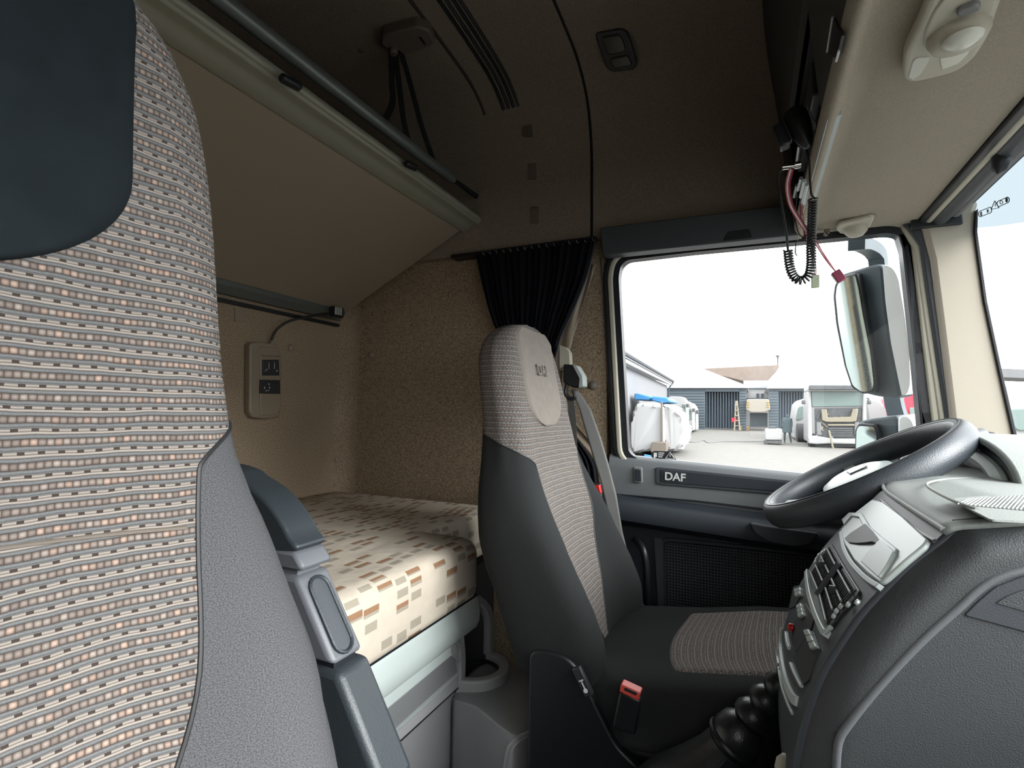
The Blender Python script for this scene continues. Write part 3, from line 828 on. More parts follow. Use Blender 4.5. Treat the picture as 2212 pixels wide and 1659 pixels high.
# straps + bracket
br = thing('strap_bracket', (-.97, 1.29, 2.30), 'dark beige plastic strap bracket on the ceiling above the guard tube', 'bracket')
zc = 2.285
b0 = [atZ(a, b, zc) for a, b in ((826, 78), (900, 58), (928, 66), (940, 96), (884, 118), (868, 112), (838, 108), (822, 96))]
mk('bracket_body', prism(rnd(b0, .01), (0, 0, .05)), 'cap_beige', br, bevel=.006)
mk('bracket_slot', plate([(905, 82), (909, 80), (920, 96), (916, 98)], lambda a, b: atZ(a, b, zc-.002), (0, 0, .003)), 'rubber', br)
mk('bracket_pin', lathe([(.014, 0), (.014, .012), (.010, .018)], atZ(850, 106, zc), (0, 0, -1), 16), 'cap_beige', br)
st = [[(845, 106), (846, 170), (848, 220), (832, 258), (816, 275)], [(852, 106), (862, 180), (872, 260), (886, 318)], [(864, 104), (886, 180), (910, 270), (938, 350)]]
for i, pl in enumerate(st):
    P = []
    for j, (a, b) in enumerate(pl):
        t = j/(len(pl)-1); P.append(atX(a, b, -1.02+(.03+.0)*t))
    P = cat(P, 6)
    o = mk('bunk_strap', tube(P, 1, prof=[(.010, -.0015), (.010, .0015), (-.010, .0015), (-.010, -.0015)], up=(.3, 1, 0)), 'strap', loc=P[0])
    tag(o, ['black strap from ceiling bracket curving left to the bunk', 'black strap hanging in the middle under the ceiling bracket', 'black strap slanting right from the ceiling bracket to the rail'][i], 'strap', 'bunk straps')

# ================================================================== REAR WALL ITEMS
pn = thing('bunk_control_panel', (XR, 1.335, 1.25), 'beige control panel on the rear wall with two black switches', 'panel')
X0 = XR
po = [(546, 739), (566, 738), (600, 744), (608, 760), (608, 880), (604, 901), (572, 905), (546, 902), (539, 890), (540, 744)]
mk('panel_body', plate(po, lambda a, b: atX(a, b, X0+.030), (-.03, 0, 0), .006), 'beige_plastic', pn, bevel=.006, seg=3)
mk('panel_face', plate([(562, 748), (600, 750), (606, 766), (606, 884), (598, 896), (562, 898)], lambda a, b: atX(a, b, X0+.0335), (-.006, 0, 0), .006), 'beige_plastic', pn, bevel=.003)
mk('face_joint', tube([atX(563, 768, X0+.0338), atX(606, 770, X0+.0338)], .0008, 6), 'rubber', pn)
s1_ = mk('radio_switch', plate([(568, 777), (603, 777), (604, 811), (568, 811)], lambda a, b: atX(a, b, X0+.038), (-.006, 0, 0), .002), 'label_black', pn, bevel=.0015)
s2_ = mk('heater_switch', plate([(563, 820), (605, 821), (606, 851), (562, 850)], lambda a, b: atX(a, b, X0+.037), (-.006, 0, 0), .002), 'label_black', pn, bevel=.0015)
def mark(name, px, x, r, par, m='letters'):
    return mk(name, tube([atX(a, b, x) for a, b in px], r, 5), m, par)
mark('switch_mark', [(581, 783), (581, 797)], X0+.0385, .0007, s1_)
mark('switch_mark', [(593, 783), (593, 797)], X0+.0385, .0007, s1_)
mark('switch_mark', [(573, 803), (574, 798), (577, 797), (577, 801)], X0+.0385, .0007, s1_)
mark('switch_mark', [(598, 799), (600, 801), (598, 803), (597, 800)], X0+.0385, .0008, s1_)
arc = []
c0 = (577, 836)
for k_ in range(11):
    a = math.radians(-60+ k_*27); arc.append((c0[0]+6.5*math.cos(a)*.85, c0[1]+9*math.sin(a)))
for k_ in range(0, 10, 2): mark('dial_mark', arc[k_:k_+2], X0+.0375, .0011, s2_, 'white')
mk('lamp_neck_socket', lathe([(.010, -.006), (.009, .004), (.006, .008)], atX(588, 740, X0+.018), (0, 0, 1), 14), 'beige_plastic', pn)
rl = thing('reading_lamp', tuple(atX(588, 740, X0+.018)), 'black gooseneck reading light reaching over from the beige panel', 'lamp')
gp = []
for (a, b, x) in ((587, 742, .018), (590, 725, .022), (602, 708, .035), (625, 694, .05), (655, 686, .065), (690, 680, .08), (712, 678, .085)):
    gp.append(atX(a, b, X0+x))
mk('gooseneck', tube(cat(gp, 6), [.0045]*30+[.006]*7 if len(cat(gp, 6)) == 37 else .005, 10), 'black_plastic', rl)
hc = atX(727, 674, X0+.09)
mk('lamp_head', join(box(hc, (.035, .050, .042))), 'black_plastic', rl, bevel=.006, seg=3)
ln = mk('lens', box(hc+Vector((.014, -.006, .002)), (.010, .036, .032)), 'lens', rl, bevel=.002)
for i in range(5):
    mk('lens_rib', bb(hc.x+.019, hc.x+.0205, hc.y-.022+.008*i, hc.y-.0205+.008*i, hc.z-.013, hc.z+.017), 'dark_plastic', ln)
for i in range(4):
    mk('lens_rib', bb(hc.x+.019, hc.x+.0205, hc.y-.022, hc.y+.012, hc.z-.011+.008*i, hc.z-.0098+.008*i), 'dark_plastic', ln)
# flat switch plate left of lamp (edge visible beside the seat)
o = mk('cover_plate', plate([(508, 664), (528, 668), (528, 694), (508, 694)], lambda a, b: atX(a, b, X0+.004), (-.004, 0, 0), .002), 'beige_plastic', bevel=.001)
tag(o, 'small beige cover plate on rear wall just right of the passenger seat', 'plate')

# ================================================================== LOWER BUNK
lb = thing('lower_bunk_base', (-1.15, .6, 0), 'grey lower bunk box with pale rail and drawer under the mattress', 'bunk')
XF = -.705
mk('bunk_box', join(bb(XR+.01, -.74, -.44, 1.20, 0, .62), bb(XR+.01, -.86, 1.20, 1.74, 0, .62)), 'black_plastic', lb)
def rrail(y0, y1): 
    pr = [(-.74, .645), (-.70, .645), (-.690, .636), (-.683, .60), (-.684, .575), (-.692, .555), (-.705, .551), (-.74, .551)]
    return prism([Vector((a, y0, b)) for a, b in pr], (0, y1-y0, 0))
mk('pale_rail', rrail(-.44, 1.30), 'pale_silver', lb, bevel=.004, seg=3)
mk('mattress_lip', bb(-.74, -.688, -.44, 1.285, .642, .652), 'rubber', lb)
mk('front_panel', bb(-.74, XF-.004, -.44, 1.215, 0.0, .545), 'bin_grey', lb, bevel=.003)
dr_ = mk('drawer', plate([(780, 1540), (992, 1372), (1000, 1420), (996, 1482), (840, 1625), (700, 1752), (690, 1600)], lambda a, b: atX(a, b, XF+.004), (-.012, 0, 0), .012), 'bin_mid', lb, bevel=.004)
mk('drawer_handle', plate([(788, 1525), (968, 1389), (974, 1394), (974, 1416), (805, 1556), (800, 1548)], lambda a, b: atX(a, b, XF+.009), (-.008, 0, 0), .002), 'pale_silver', dr_, bevel=.003)
mk('handle_recess', plate([(807, 1556), (974, 1417), (984, 1424), (988, 1452), (812, 1612), (806, 1606)], lambda a, b: atX(a, b, XF+.0045), (-.004, 0, 0), .004), 'mid_grey', dr_, bevel=.001)
rr = [(806, 1558), (808, 1614), (990, 1455), (985, 1424), (975, 1414)]
mk('recess_rim', tube(cat([atX(a, b, XF+.006) for a, b in rr], 3), .003, 8), 'silver', dr_)
mk('drawer_joint', tube([atX(994, 1482, XF+.005), atX(840, 1624, XF+.005), atX(780, 1680, XF+.005)], .0018, 6), 'rubber', dr_)
mk('frame_curve', tube(cat([atX(972, 1382, XF+.003), atX(988, 1388, XF+.004), atX(996, 1420, XF+.004), atX(997, 1480, XF+.004), atX(984, 1659, XF+.004)], 4), .007, 10), 'bin_mid', lb)
# mattress
def mat_outline(ins):
    x1, x2 = -.672-ins, -.84-ins; y1, y2 = 1.285-ins, 1.735-ins; x0 = XR+.002+ins*.3; y0 = -.43
    P = [(x0, y0), (x1, y0), (x1, y1), (x2, y1+.0), (x2, y2), (x0, y2)]
    return rnd([Vector((a, b, 0)) for a, b in P], [0, 0, .05, .02, .03, .03], 6)
lay = [(.012, .652), (.003, .657), (0, .67), (0, .765), (.003, .782), (.010, .795), (.022, .803), (.045, .807)]
n0 = 24
rings = []
for ins, z in lay:
    rings.append([Vector((p.x, p.y, z)) for p in mat_outline(ins)])
V, Fc = loft(rings, True, False)
ns = len(rings[0])
# subdivided top: fan of grid rows toward the rear wall
Fc.append(tuple(len(V)-ns+j for j in range(ns))); Fc.append(tuple(range(ns-1, -1, -1)))
Vn, Fn, UVn = [], [], []
def muv(v): return (v.y+3, v.x+(.807-v.z)+5)
mt = mk('mattress', (V, Fc), 'mattress_print', uv=[muv(v) for v in V], loc=(-1.1, .6, .65), ang=60)
tag(mt, 'lower bunk mattress in cream cover printed with grey and brown blocks', 'mattress')
# bottle holder + waste bin
bh = thing('bottle_holder', (-.70, 1.31, .40), 'grey plastic bottle holder ring on the end of the lower bunk', 'holder')
cx, cy = -.705, 1.312
def ringband(r0, r1, z0, z1, a0, a1, n=24):
    rings = []
    for i in range(n+1):
        a = a0+(a1-a0)*i/n; d = Vector((math.cos(a), math.sin(a), 0)); c = Vector((cx, cy, 0))
        rings.append([c+d*r0+Vector((0, 0, z0)), c+d*r1+Vector((0, 0, z0)), c+d*r1+Vector((0, 0, z1)), c+d*r0+Vector((0, 0, z1))])
    return loft(rings)
mk('holder_ring', ringband(.070, .098, .405, .447, -PI/2-.05, PI/2+.05), 'bin_mid', bh, bevel=.006, seg=3)
for sg in (-1, 1):
    y = cy+sg*.084
    p = cat([Vector((cx, y, .44)), Vector((cx, y, .50)), Vector((cx-.004, y+sg*.002, .545)), Vector((cx-.012, y-sg*.01, .575)), Vector((cx-.03, y-sg*.03, .60))], 4)
    mk('holder_upright', tube(p, 1, prof=[(.014, -.012), (.014, .012), (-.014, .012), (-.014, -.012)], up=(0, 1, 0)), 'bin_mid', bh, bevel=.004)
mk('holder_cup', join(ringband(.066, .071, .25, .43, 0, 2*PI, 32)), 'black_plastic', bh)
bn = thing('waste_bin', (-.58, 1.23, 0), 'grey plastic waste bin with sloping lid at the end of lower bunk', 'bin')
def q3(t): return [Vector(p) for p in t]
topA = q3([(-.715, 1.205, .415), (-.62, 1.165, .425), (-.50, 1.112, .420), (-.480, 1.150, .412), (-.462, 1.24, .392), (-.462, 1.34, .372), (-.52, 1.40, .39), (-.60, 1.42, .41), (-.715, 1.42, .415)])
inner = [p*.0+Vector((p.x*.62+(-.69)*.38, p.y*.62+1.31*.38, .408+.012)) for p in topA]
bot = [Vector((p.x, p.y, 0)) for p in topA]
tp_ = cat(topA, 3, True); it_ = cat(inner, 3, True)
mk('bin_body', loft([[Vector((p.x*.97-.018, p.y, 0)) for p in tp_], [Vector((p.x, p.y, p.z-.02)) for p in tp_], [Vector((p.x-.002*(1 if p.x > -.6 else 0), p.y+(.003 if p.y < 1.3 else -.003), p.z-.004)) for p in tp_], [p*.9+Vector((-.6, 1.3, .40))*.1+Vector((0, 0, .0)) for p in tp_], it_]), 'bin_grey', bn, ang=50, bevel=.004)
lip = cat(q3([(-.520, 1.108, .20), (-.508, 1.104, .36), (-.492, 1.112, .405), (-.466, 1.18, .402), (-.447, 1.26, .398), (-.445, 1.335, .405), (-.452, 1.352, .425)]), 5)
mk('bin_tub', loft([[p, p+Vector((.010, -.006, .0)), p+Vector((.010, -.006, -.004)), Vector((p.x+.0, p.y-.004, max(p.z-.38, .0)))] for p in lip], True), 'bin_mid', bn, ang=50)
mk('tub_lip', tube(lip, .006, 10), 'bin_mid', bn)
# hose coiled on the floor behind the bin
hs = atZ(1185, 1655, .10)
o = mk('coiled_hose', coil([hs+Vector((.0, -.10, -.03)), hs+Vector((-.01, .02, -.03)), hs+Vector((-.0, .14, -.02))], .035, .006, 8), 'leather', loc=hs)
tag(o, 'black coiled air hose on the floor beside the waste bin', 'hose')

# ================================================================== CURTAIN + BELT
ct = thing('curtain', (-.7, 1.70, .75), 'black pleated curtain tied back beside the driver window', 'curtain')
LT = [(.78, -.74), (.95, -.73), (1.1, -.70), (1.25, -.70), (1.41, -.82), (1.52, -.87), (1.64, -.905), (1.742, -.93)]
RT = [(.78, -.455), (.90, -.462), (.97, -.470), (1.09, -.548), (1.20, -.60), (1.28, -.625), (1.40, -.598), (1.47, -.565), (1.55, -.528), (1.63, -.497), (1.742, -.472)]
def gcu(u, v):
    z = .78+.962*v; l, r = sinterp(z, LT), sinterp(z, RT)
    x = l+(r-l)*u; ph = u*17*2*PI+math.sin(u*9)*1.2
    amp = .006+.010*(1-abs(v-.5)*1.2)
    y = 1.690+.012*math.sin(ph)*min(1, .4+amp*40)*.8+.006*math.sin(ph*.31+v*5)
    return (x, y, z)
mk('curtain_cloth', grid(gcu, 200, 40), 'curtain', ct, solid=.002, ang=80)
def gln(u, v):
    z = .90+.76*v; r = sinterp(z, RT); wdt = .012+.030*math.exp(-((z-1.36)/.13)**2)+.02*math.exp(-((z-1.05)/.06)**2)
    return (r-.01+(wdt+.01)*u, 1.716+.004*math.sin(u*6+v*20), z)
mk('curtain_lining', grid(gln, 8, 40), 'beige_plastic', ct, solid=.001, ang=80)
mk('curtain_hem', tube(cat([Vector((sinterp(z, RT)+.001, 1.692, z)) for z in [1.30+.0368*i for i in range(13)]], 2), .0028, 6), 'stack_grey', ct)
mk('curtain_rail', bb(-.96, -.47, 1.69, 1.712, 1.738, 1.750), 'rubber', ct)
for i in range(16):
    x = -.90+.028*i
    mk('hook', tube([(x, 1.682, 1.742), (x+.003, 1.679, 1.734), (x+.008, 1.680, 1.730)], .0016, 5), 'mid_grey', ct)
sb = thing('seat_belt', (-.53, 1.66, .5), 'grey driver seat belt running down from its black anchor at the pillar', 'seat belt')
mk('height_adjuster', prism(rnd([atY(a, b, 1.655) for a, b in ((1208, 745), (1222, 750), (1230, 760), (1232, 792), (1208, 800))], .004), (0, .03, 0)), 'cream', sb, bevel=.003)
mk('guide_cover', prism(rnd([atY(a, b, 1.60) for a, b in ((1216, 786), (1240, 788), (1256, 810), (1256, 836), (1238, 838), (1216, 826))], .008), (0, .06, 0)), 'leather', sb, bevel=.006)
mk('guide_cap', prism(rnd([atY(a, b, 1.595) for a, b in ((1236, 787), (1244, 789), (1258, 812), (1259, 834), (1250, 838), (1252, 818))], .004), (0, .05, 0)), 'silver', sb, bevel=.003)
mk('belt_ring', tube(cat([atY(a, b, 1.62) for a, b in ((1226, 828), (1222, 848), (1230, 860), (1242, 858), (1238, 842))], 4), .007, 8), 'leather', sb)
bl = [(1236, 842), (1250, 880), (1264, 930), (1280, 985), (1297, 1040), (1318, 1130), (1342, 1220), (1360, 1290), (1374, 1345)]
br_ = [(1248, 842), (1276, 885), (1298, 945), (1314, 1000), (1332, 1070), (1345, 1150), (1364, 1225), (1384, 1290), (1403, 1340)]
def gbe(u, v):
    i = v*(len(bl)-1); k0 = min(int(i), len(bl)-2); f = i-k0
    a = (bl[k0][0]+(bl[k0+1][0]-bl[k0][0])*f, bl[k0][1]+(bl[k0+1][1]-bl[k0][1])*f)
    b = (br_[k0][0]+(br_[k0+1][0]-br_[k0][0])*f, br_[k0][1]+(br_[k0+1][1]-br_[k0][1])*f)
    yl = 1.625-.02*v; q = atY(*a, yl); r = atY(*b, yl+.01)
    return q.lerp(r, u)
mk('webbing', grid(gbe, 6, 48), 'belt', sb, solid=.002, ang=70)
mk('anchor_plate', prism(rnd([atY(a, b, 1.60) for a, b in ((1366, 1352), (1406, 1334), (1412, 1350), (1374, 1368))], .004), (0, .012, 0)), 'mid_grey', sb, bevel=.003)
mk('lower_strap', tube(cat([atY(1232, 860, 1.66), atY(1238, 920, 1.66), atY(1240, 1000, 1.66)], 4), 1, prof=[(.012, -.001), (.012, .001), (-.012, .001), (-.012, -.001)], up=(1, 0, 0)), 'belt', sb)
o = thing('belt_latch', tuple(atY(1275, 1058, 1.60)), 'bright red belt latch seen between driver seat and seat belt', 'latch')
mk('latch_button', prism(rnd([atY(a, b, 1.585) for a, b in ((1262, 1052), (1294, 1048), (1298, 1066), (1268, 1069))], .003), (0, .02, 0)), 'red', o, bevel=.003)
mk('latch_body', prism([atY(a, b, 1.60) for a, b in ((1262, 1046), (1297, 1044), (1306, 1130), (1276, 1130))], (0, .03, 0)), 'black_plastic', o, bevel=.004)
# driver belt buckle on the near side of the seat
bk = thing('belt_buckle', (-.20, 1.02, .45), 'salmon red belt buckle on black stalk beside the driver seat cushion', 'buckle')
BY = 1.020
mk('stalk', prism([atY(a, b, BY+.003) for a, b in ((1338, 1494), (1384, 1514), (1372, 1590), (1322, 1572))], (0, .018, 0)), 'black_plastic', bk, bevel=.004)
mk('red_button', prism(rnd([atY(a, b, BY-.002) for a, b in ((1341, 1478), (1384, 1498), (1379, 1515), (1338, 1495))], .003), (0, .024, 0)), 'salmon', bk, bevel=.003)
mk('slot', prism([atY(a, b, BY-.0035) for a, b in ((1350, 1485), (1376, 1497), (1374, 1503), (1348, 1491))], (0, .004, 0)), 'label_black', bk)

# ================================================================== LAMPS
dl = thing('ceiling_lamp', (-.37, 1.56, 2.26), 'small dark rounded courtesy lamp on the ceiling above driver door', 'lamp')
nn = Vector((0, -.52, -.854)); pp0 = Vector((-.37, 1.53, 2.245))
def cl_(a, b, d=0): return on(a, b, nn, pp0+nn*d)
mk('lamp_housing', prism(rnd([cl_(a, b) for a, b in ((1284, 72), (1342, 62), (1356, 72), (1378, 140), (1368, 152), (1322, 157), (1308, 146))], .015), -nn*.02), 'dark_plastic', dl, bevel=.005, seg=3)
mk('lamp_lens', prism(rnd([cl_(a, b, .006) for a, b in ((1296, 82), (1340, 74), (1354, 112), (1312, 122))], .014), -nn*.01), 'dark_lens', dl, bevel=.005, seg=3)
mk('lamp_switch', prism(rnd([cl_(a, b, .006) for a, b in ((1316, 128), (1356, 120), (1366, 142), (1326, 150))], .008), -nn*.01), 'dark_lens', dl, bevel=.004, seg=3)
ol = thing('overhead_lamp', (.27, .9, 1.68), 'large cream reading lamp unit on the console underside at upper right', 'lamp')
def z_(d): return lambda a, b: atZ(a, b, 1.684-d)
out = [(1949, 172), (1953, 120), (1985, 55), (2010, -10), (2060, -60), (2190, -60), (2165, 0), (2135, 85), (2105, 130), (2070, 156), (2030, 168), (1968, 182)]
mk('lamp_body', plate(out, z_(.018), (0, 0, .022), .015), 'cream', ol, bevel=.007, seg=3)
mk('lamp_face', plate([(1992, 102), (1998, 65), (2020, 20), (2060, -30), (2165, -30), (2150, 20), (2120, 78), (2085, 100), (2010, 115)], z_(.0205), (0, 0, .006), .012), 'cream', ol, bevel=.003)
mk('spot_dome', lathe([(.034, -.006), (.034, .004), (.029, .014), (.022, .018), (.0001, .019)], atZ(2070, 72, 1.664), (0, 0, -1), 28), 'cream', ol)
mk('spot_lens', lathe([(.022, 0), (.020, .004), (.012, .008), (.0001, .009)], atZ(2080, 84, 1.646), (0, 0, -1), 24), 'lens', ol)
mk('slide_switch', plate([(2068, 26), (2110, 8), (2120, 14), (2118, 24), (2074, 40), (2066, 36)], z_(.027), (0, 0, .008), .004), 'mid_grey', ol, bevel=.003)
mk('lens_window', plate([(1962, 168), (1972, 132), (1980, 126), (2010, 124), (2002, 140), (1990, 160), (1972, 174)], z_(.0195), (0, 0, .004), .003), 'lens', ol, bevel=.002)
mk('lens_window', plate([(2030, 128), (2038, 118), (2098, 96), (2092, 118), (2072, 138), (2034, 152)], z_(.0195), (0, 0, .004), .003), 'lens', ol, bevel=.002)
sl = thing('door_reading_lamp', (.26, 1.68, 1.68), 'small white oval map light near the corner above the driver window', 'lamp')
mk('light_base', plate([(1806, 498), (1812, 486), (1884, 468), (1890, 471), (1880, 492), (1850, 508), (1815, 506)], z_(.010), (0, 0, .012), .008), 'cream', sl, bevel=.005)
mk('light_dome', lathe([(.030, -.004), (.028, .008), (.018, .020), (.0001, .024)], atZ(1848, 494, 1.672), (0, 0, -1), 22), 'cream', sl)
hk = thing('coat_hook', tuple(atZ(1785, 505, 1.68)), 'tiny brown hook hanging from underside beside the coiled cable', 'hook')
mk('hook_plate', obox(atZ(1786, 500, 1.674), Vector((1, 0, 0)), Vector((0, 1, 0)), Vector((0, 0, 1)), .014, .014, .012), 'cap_beige', hk, bevel=.002)
mk('hook_tip', tube([atZ(1786, 503, 1.668), atZ(1786, 508, 1.655), atZ(1779, 508, 1.652)], .003, 6), 'cap_beige', hk)
# sun blind rollers under the header
vs = thing('sun_blind', (.45, .9, 1.67), 'grey roller sun blind tubes across the top of the windscreen', 'sun blind')
mk('blind_channel', bb(.417, .430, -.44, 1.70, 1.668, 1.690), 'rubber', vs, bevel=.002)
mk('blind_strip', tube([(.438, -.44, 1.676), (.438, 1.70, 1.676)], .009, 10), 'cream', vs)
mk('blind_roller', tube([(.462, -.44, 1.676), (.462, 1.69, 1.676)], .018, 14), 'stack_grey', vs)
mk('pull_bar', tube([(.492, -.44, 1.682), (.492, 1.68, 1.682)], .011, 12), 'mid_grey', vs)
for y in (1.695,): mk('end_bracket', bb(.40, .51, y-.006, y+.006, 1.655, 1.70), 'rubber', vs, bevel=.004)
vc = thing('blind_clip', tuple(atZ(2163, 352, 1.665)), 'black plastic clip hanging under the windscreen header', 'clip')
c = atZ(2163, 345, 1.66)
mk('clip_body', lathe([(.001, -.03), (.012, -.02), (.016, 0), (.012, .02), (.001, .026)], c, (.25, .1, 1), 14), 'rubber', vc)
mk('clip_tail', tube([c+Vector((0, 0, .02)), c+Vector((.01, .01, .035)), c+Vector((.03, .02, .04))], .004, 6), 'rubber', vc)
vg = thing('header_grip', tuple(atZ(2115, 396, 1.70)), 'small dark oval cap on cream header near the windscreen corner', 'cap')
mk('cap_disc', lathe([(.012, 0), (.010, .004), (.0001, .005)], atZ(2115, 396, 1.696), (0, 0, -1), 16), 'dark_plastic', vg)

# ================================================================== CB RADIO GEAR
YC = 1.22
rd = thing('radio_unit', (.19, 1.25, 1.70), 'black radio unit with silver brackets loose in the overhead opening', 'radio')
mk('radio_case', bb(.125, .28, 1.08, 1.42, 1.70, 1.745), 'black_plastic', rd, bevel=.004)
mk('radio_case_upper', bb(.118, .28, 1.14, 1.50, 1.78, 1.85), 'dark_plastic', rd, bevel=.004)
for i, (a, b, c2, d2) in enumerate(((1727, 315, 1722, 350), (1731, 385, 1724, 410), (1738, 390, 1730, 425), (1743, 398, 1734, 440), (1722, 400, 1716, 425))):
    mk('bracket_strip', tube([atX(a, b, .112), atX(c2, d2, .112)], .0045, 6), 'silver', rd)
mk('edge_strip', prism([(.128, 1.03, 1.669), (.150, 1.03, 1.673), (.150, 1.03, 1.681), (.128, 1.03, 1.677)], (0, .57, 0)), 'silver', rd, bevel=.001)
mc = thing('radio_microphone', tuple(atY(1725, 280, 1.16)), 'black handheld radio microphone hooked to the overhead console', 'microphone')
m0, m1 = atY(1712, 238, 1.16), atY(1745, 318, 1.16)
ax_ = (m1-m0); L = ax_.length; ax_.normalize(); sd = Vector((0, 1, 0)).cross(ax_).normalized()
rings = []
for t, w1, w2 in ((-.06, .008, .006), (0, .019, .014), (.15, .024, .018), (.4, .024, .019), (.7, .018, .016), (.92, .012, .012), (1.03, .006, .006)):
    c = m0+ax_*(L*t); rings.append([c+sd*math.cos(2*PI*j/16)*w1+Vector((0, 1, 0))*math.sin(2*PI*j/16)*w2 for j in range(16)])
mk('microphone_body', loft(rings), 'black_plastic', mc, ang=60, sub=1)
for i in range(7):
    c = m0+ax_*(L*(.12+.08*i)); mk('grip_rib', tube([c-sd*.0235+Vector((0, -.012, 0)), c-sd*.0255, c-sd*.0235+Vector((0, .010, 0))], .0016, 5), 'mid_grey', mc)
mk('microphone_key', obox(m0+ax_*(L*.45)+sd*.024, ax_, sd, Vector((0, 1, 0)), .045, .008, .016), 'dark_plastic', mc, bevel=.002)
mk('microphone_clip', obox(m0+ax_*(L*.5)+sd*.035, ax_, sd, Vector((0, 1, 0)), .05, .02, .03), 'rubber', mc, bevel=.004)
def yp(pts, y): return [atY(a, b, y) for a, b in pts]
cc_ = thing('coiled_cable', tuple(atY(1752, 430, YC)), 'black coiled microphone cable hanging in a loop over the window', 'cable')
mk('straight_lead', tube(cat(yp([(1742, 322), (1748, 350), (1750, 390), (1753, 420), (1762, 430)], YC-.02), 5), .0022, 7), 'black_plastic', cc_)
mk('coil', coil(cat(yp([(1756, 430), (1754, 480), (1752, 530), (1752, 570), (1746, 596), (1730, 606), (1715, 598), (1706, 575), (1702, 540)], YC), 6), .0078, .0022, 44, 6, 10), 'black_plastic', cc_)
mk('return_lead', tube(cat(yp([(1702, 540), (1698, 500), (1690, 450), (1683, 410), (1681, 380), (1690, 364)], YC), 5), .0025, 7), 'black_plastic', cc_)
mk('plug', join(tube(yp([(1690, 362), (1706, 360)], YC), .0055, 12), tube(yp([(1706, 360), (1718, 358)], YC), .0042, 12), tube(yp([(1716, 358), (1730, 355)], YC), .0075, 12)), 'chrome', cc_)
wr = thing('wire_harness', tuple(atY(1715, 430, YC)), 'pink and white wires ending in a dark red plug near mirror', 'wires')
for k_, (dx, m_) in enumerate(((-3, 'pink_wire'), (0, 'white'), (3, 'pink_wire'), (6, 'maroon'))):
    mk('wire', tube(cat(yp([(1708+dx, 366), (1700+dx, 400), (1706+dx, 440), (1722+dx, 470), (1742+dx, 500), (1765+dx*.6, 530), (1785+dx*.3+random.uniform(-3, 3), 560), (1806, 588)], YC+.004*k_), 5), .0013, 6), m_, wr)
p_ = atY(1811, 597, YC)
mk('plug_housing', obox(p_, Vector((.5, 0, -.86)), Vector((.86, 0, .5)), Vector((0, 1, 0)), .024, .017, .014), 'maroon', wr, bevel=.0015)
w2_ = thing('wire_lead', tuple(atY(1745, 510, YC)), 'thin wire pair ending in a pale green plug below cable loop', 'wires')
for dx in (0, 4): mk('wire', tube(cat(yp([(1728+dx, 440), (1734+dx, 490), (1750+dx, 540), (1758+dx, 575), (1760+dx*.5, 598)], YC+.02), 5), .0011, 6), 'pink_wire' if dx else 'maroon', w2_)
mk('plug_housing', obox(atY(1761, 608, YC+.02), Vector((0, 0, 1)), Vector((1, 0, 0)), Vector((0, 1, 0)), .026, .015, .012), 'pale_connector', w2_, bevel=.0015)
w3 = mk('loose_wire', tube(cat(yp([(1722, 420), (1718, 470), (1726, 505), (1740, 516), (1722, 520), (1718, 545), (1722, 552)], YC+.03), 5), .0012, 6), 'black_plastic', wr)
so = thing('console_socket', (.09, .86, 1.95), 'small square black socket recess near the top of the overhead console', 'socket')
def fcx(a, b, d=0): return on(a, b, (1, 0, .10), (.1-d, 0, 1.87))
mk('socket_recess', prism([fcx(a, b, .002) for a, b in ((1799, 38), (1818, 78), (1806, 128), (1788, 112))], (.004, 0, 0)), 'label_black', so)
mk('socket_edge', tube([fcx(1799, 36, .003), fcx(1787, 112, .003)], .0018, 6), 'silver', so)
mk('socket_edge', tube([fcx(1812, 110, .003), fcx(1806, 132, .003)], .0018, 6), 'silver', so)
# ================================================================== DASHBOARD
SPR = [(.215, 1.036), (.196, 1.030), (.181, 1.014), (.155, .987), (.134, .960), (.111, .928), (.0915, .894), (.069, .848), (.054, .800), (.043, .750), (.037, .700), (.038, .650), (.044, .600), (.052, .550), (.075, .48), (.12, .40)]
SP = cat([(a, 0, b) for a, b in SPR], 5)
def onS(px, py, d=0):
    v = ray(px, py); best = None
    for a, b in zip(SP, SP[1:]):
        e = b-a; n = Vector((e.z, 0, -e.x)).normalized()
        if n.x > 0: n = -n
        k = n.dot(a-CP)/n.dot(v)
        if k <= 0: continue
        p = CP+v*k; t = (Vector((p.x, 0, p.z))-a).dot(e)/e.length_squared
        err = 0 if -1e-6 <= t <= 1+1e-6 else min(abs(t), abs(t-1))
        if best is None or err < best[0]: best = (err, p, n)
    return best[1]+best[2]*d
def nS(p):
    best = min(zip(SP, SP[1:]), key=lambda s: (((s[0]+s[1])/2)-Vector((p.x, 0, p.z))).length)
    e = best[1]-best[0]; n = Vector((e.z, 0, -e.x)).normalized()
    return -n if n.x > 0 else n
def patch(name, px, th, m, par, bevel=.001, r=0, d=0):
    P = [onS(a, b) for a, b in px]
    if r: P = rnd(P, r, 4)
    N = [nS(p) for p in P]; n = len(P)
    V = [p+q*(th+d) for p, q in zip(P, N)]+[p+q*(d-.002) for p, q in zip(P, N)]
    return mk(name, (V, [tuple(range(n)), tuple(range(2*n-1, n-1, -1))]+[(i, (i+1) % n, n+(i+1) % n, n+i) for i in range(n)]), m, par, bevel=bevel)
YN, YF = .70, 1.035
db = thing('dashboard', (.4, .8, 0), 'grey dashboard with centre stack of vents and switches at right', 'dashboard')
body = [Vector((p.x, YN+.012, p.z)) for p in SP]+[Vector((.60, YN+.012, .40)), Vector((.60, YN+.012, 1.036))]
mk('centre_stack', prism(body, (0, YF-YN-.012, 0)), 'stack_grey', db, ang=45, bevel=.004)
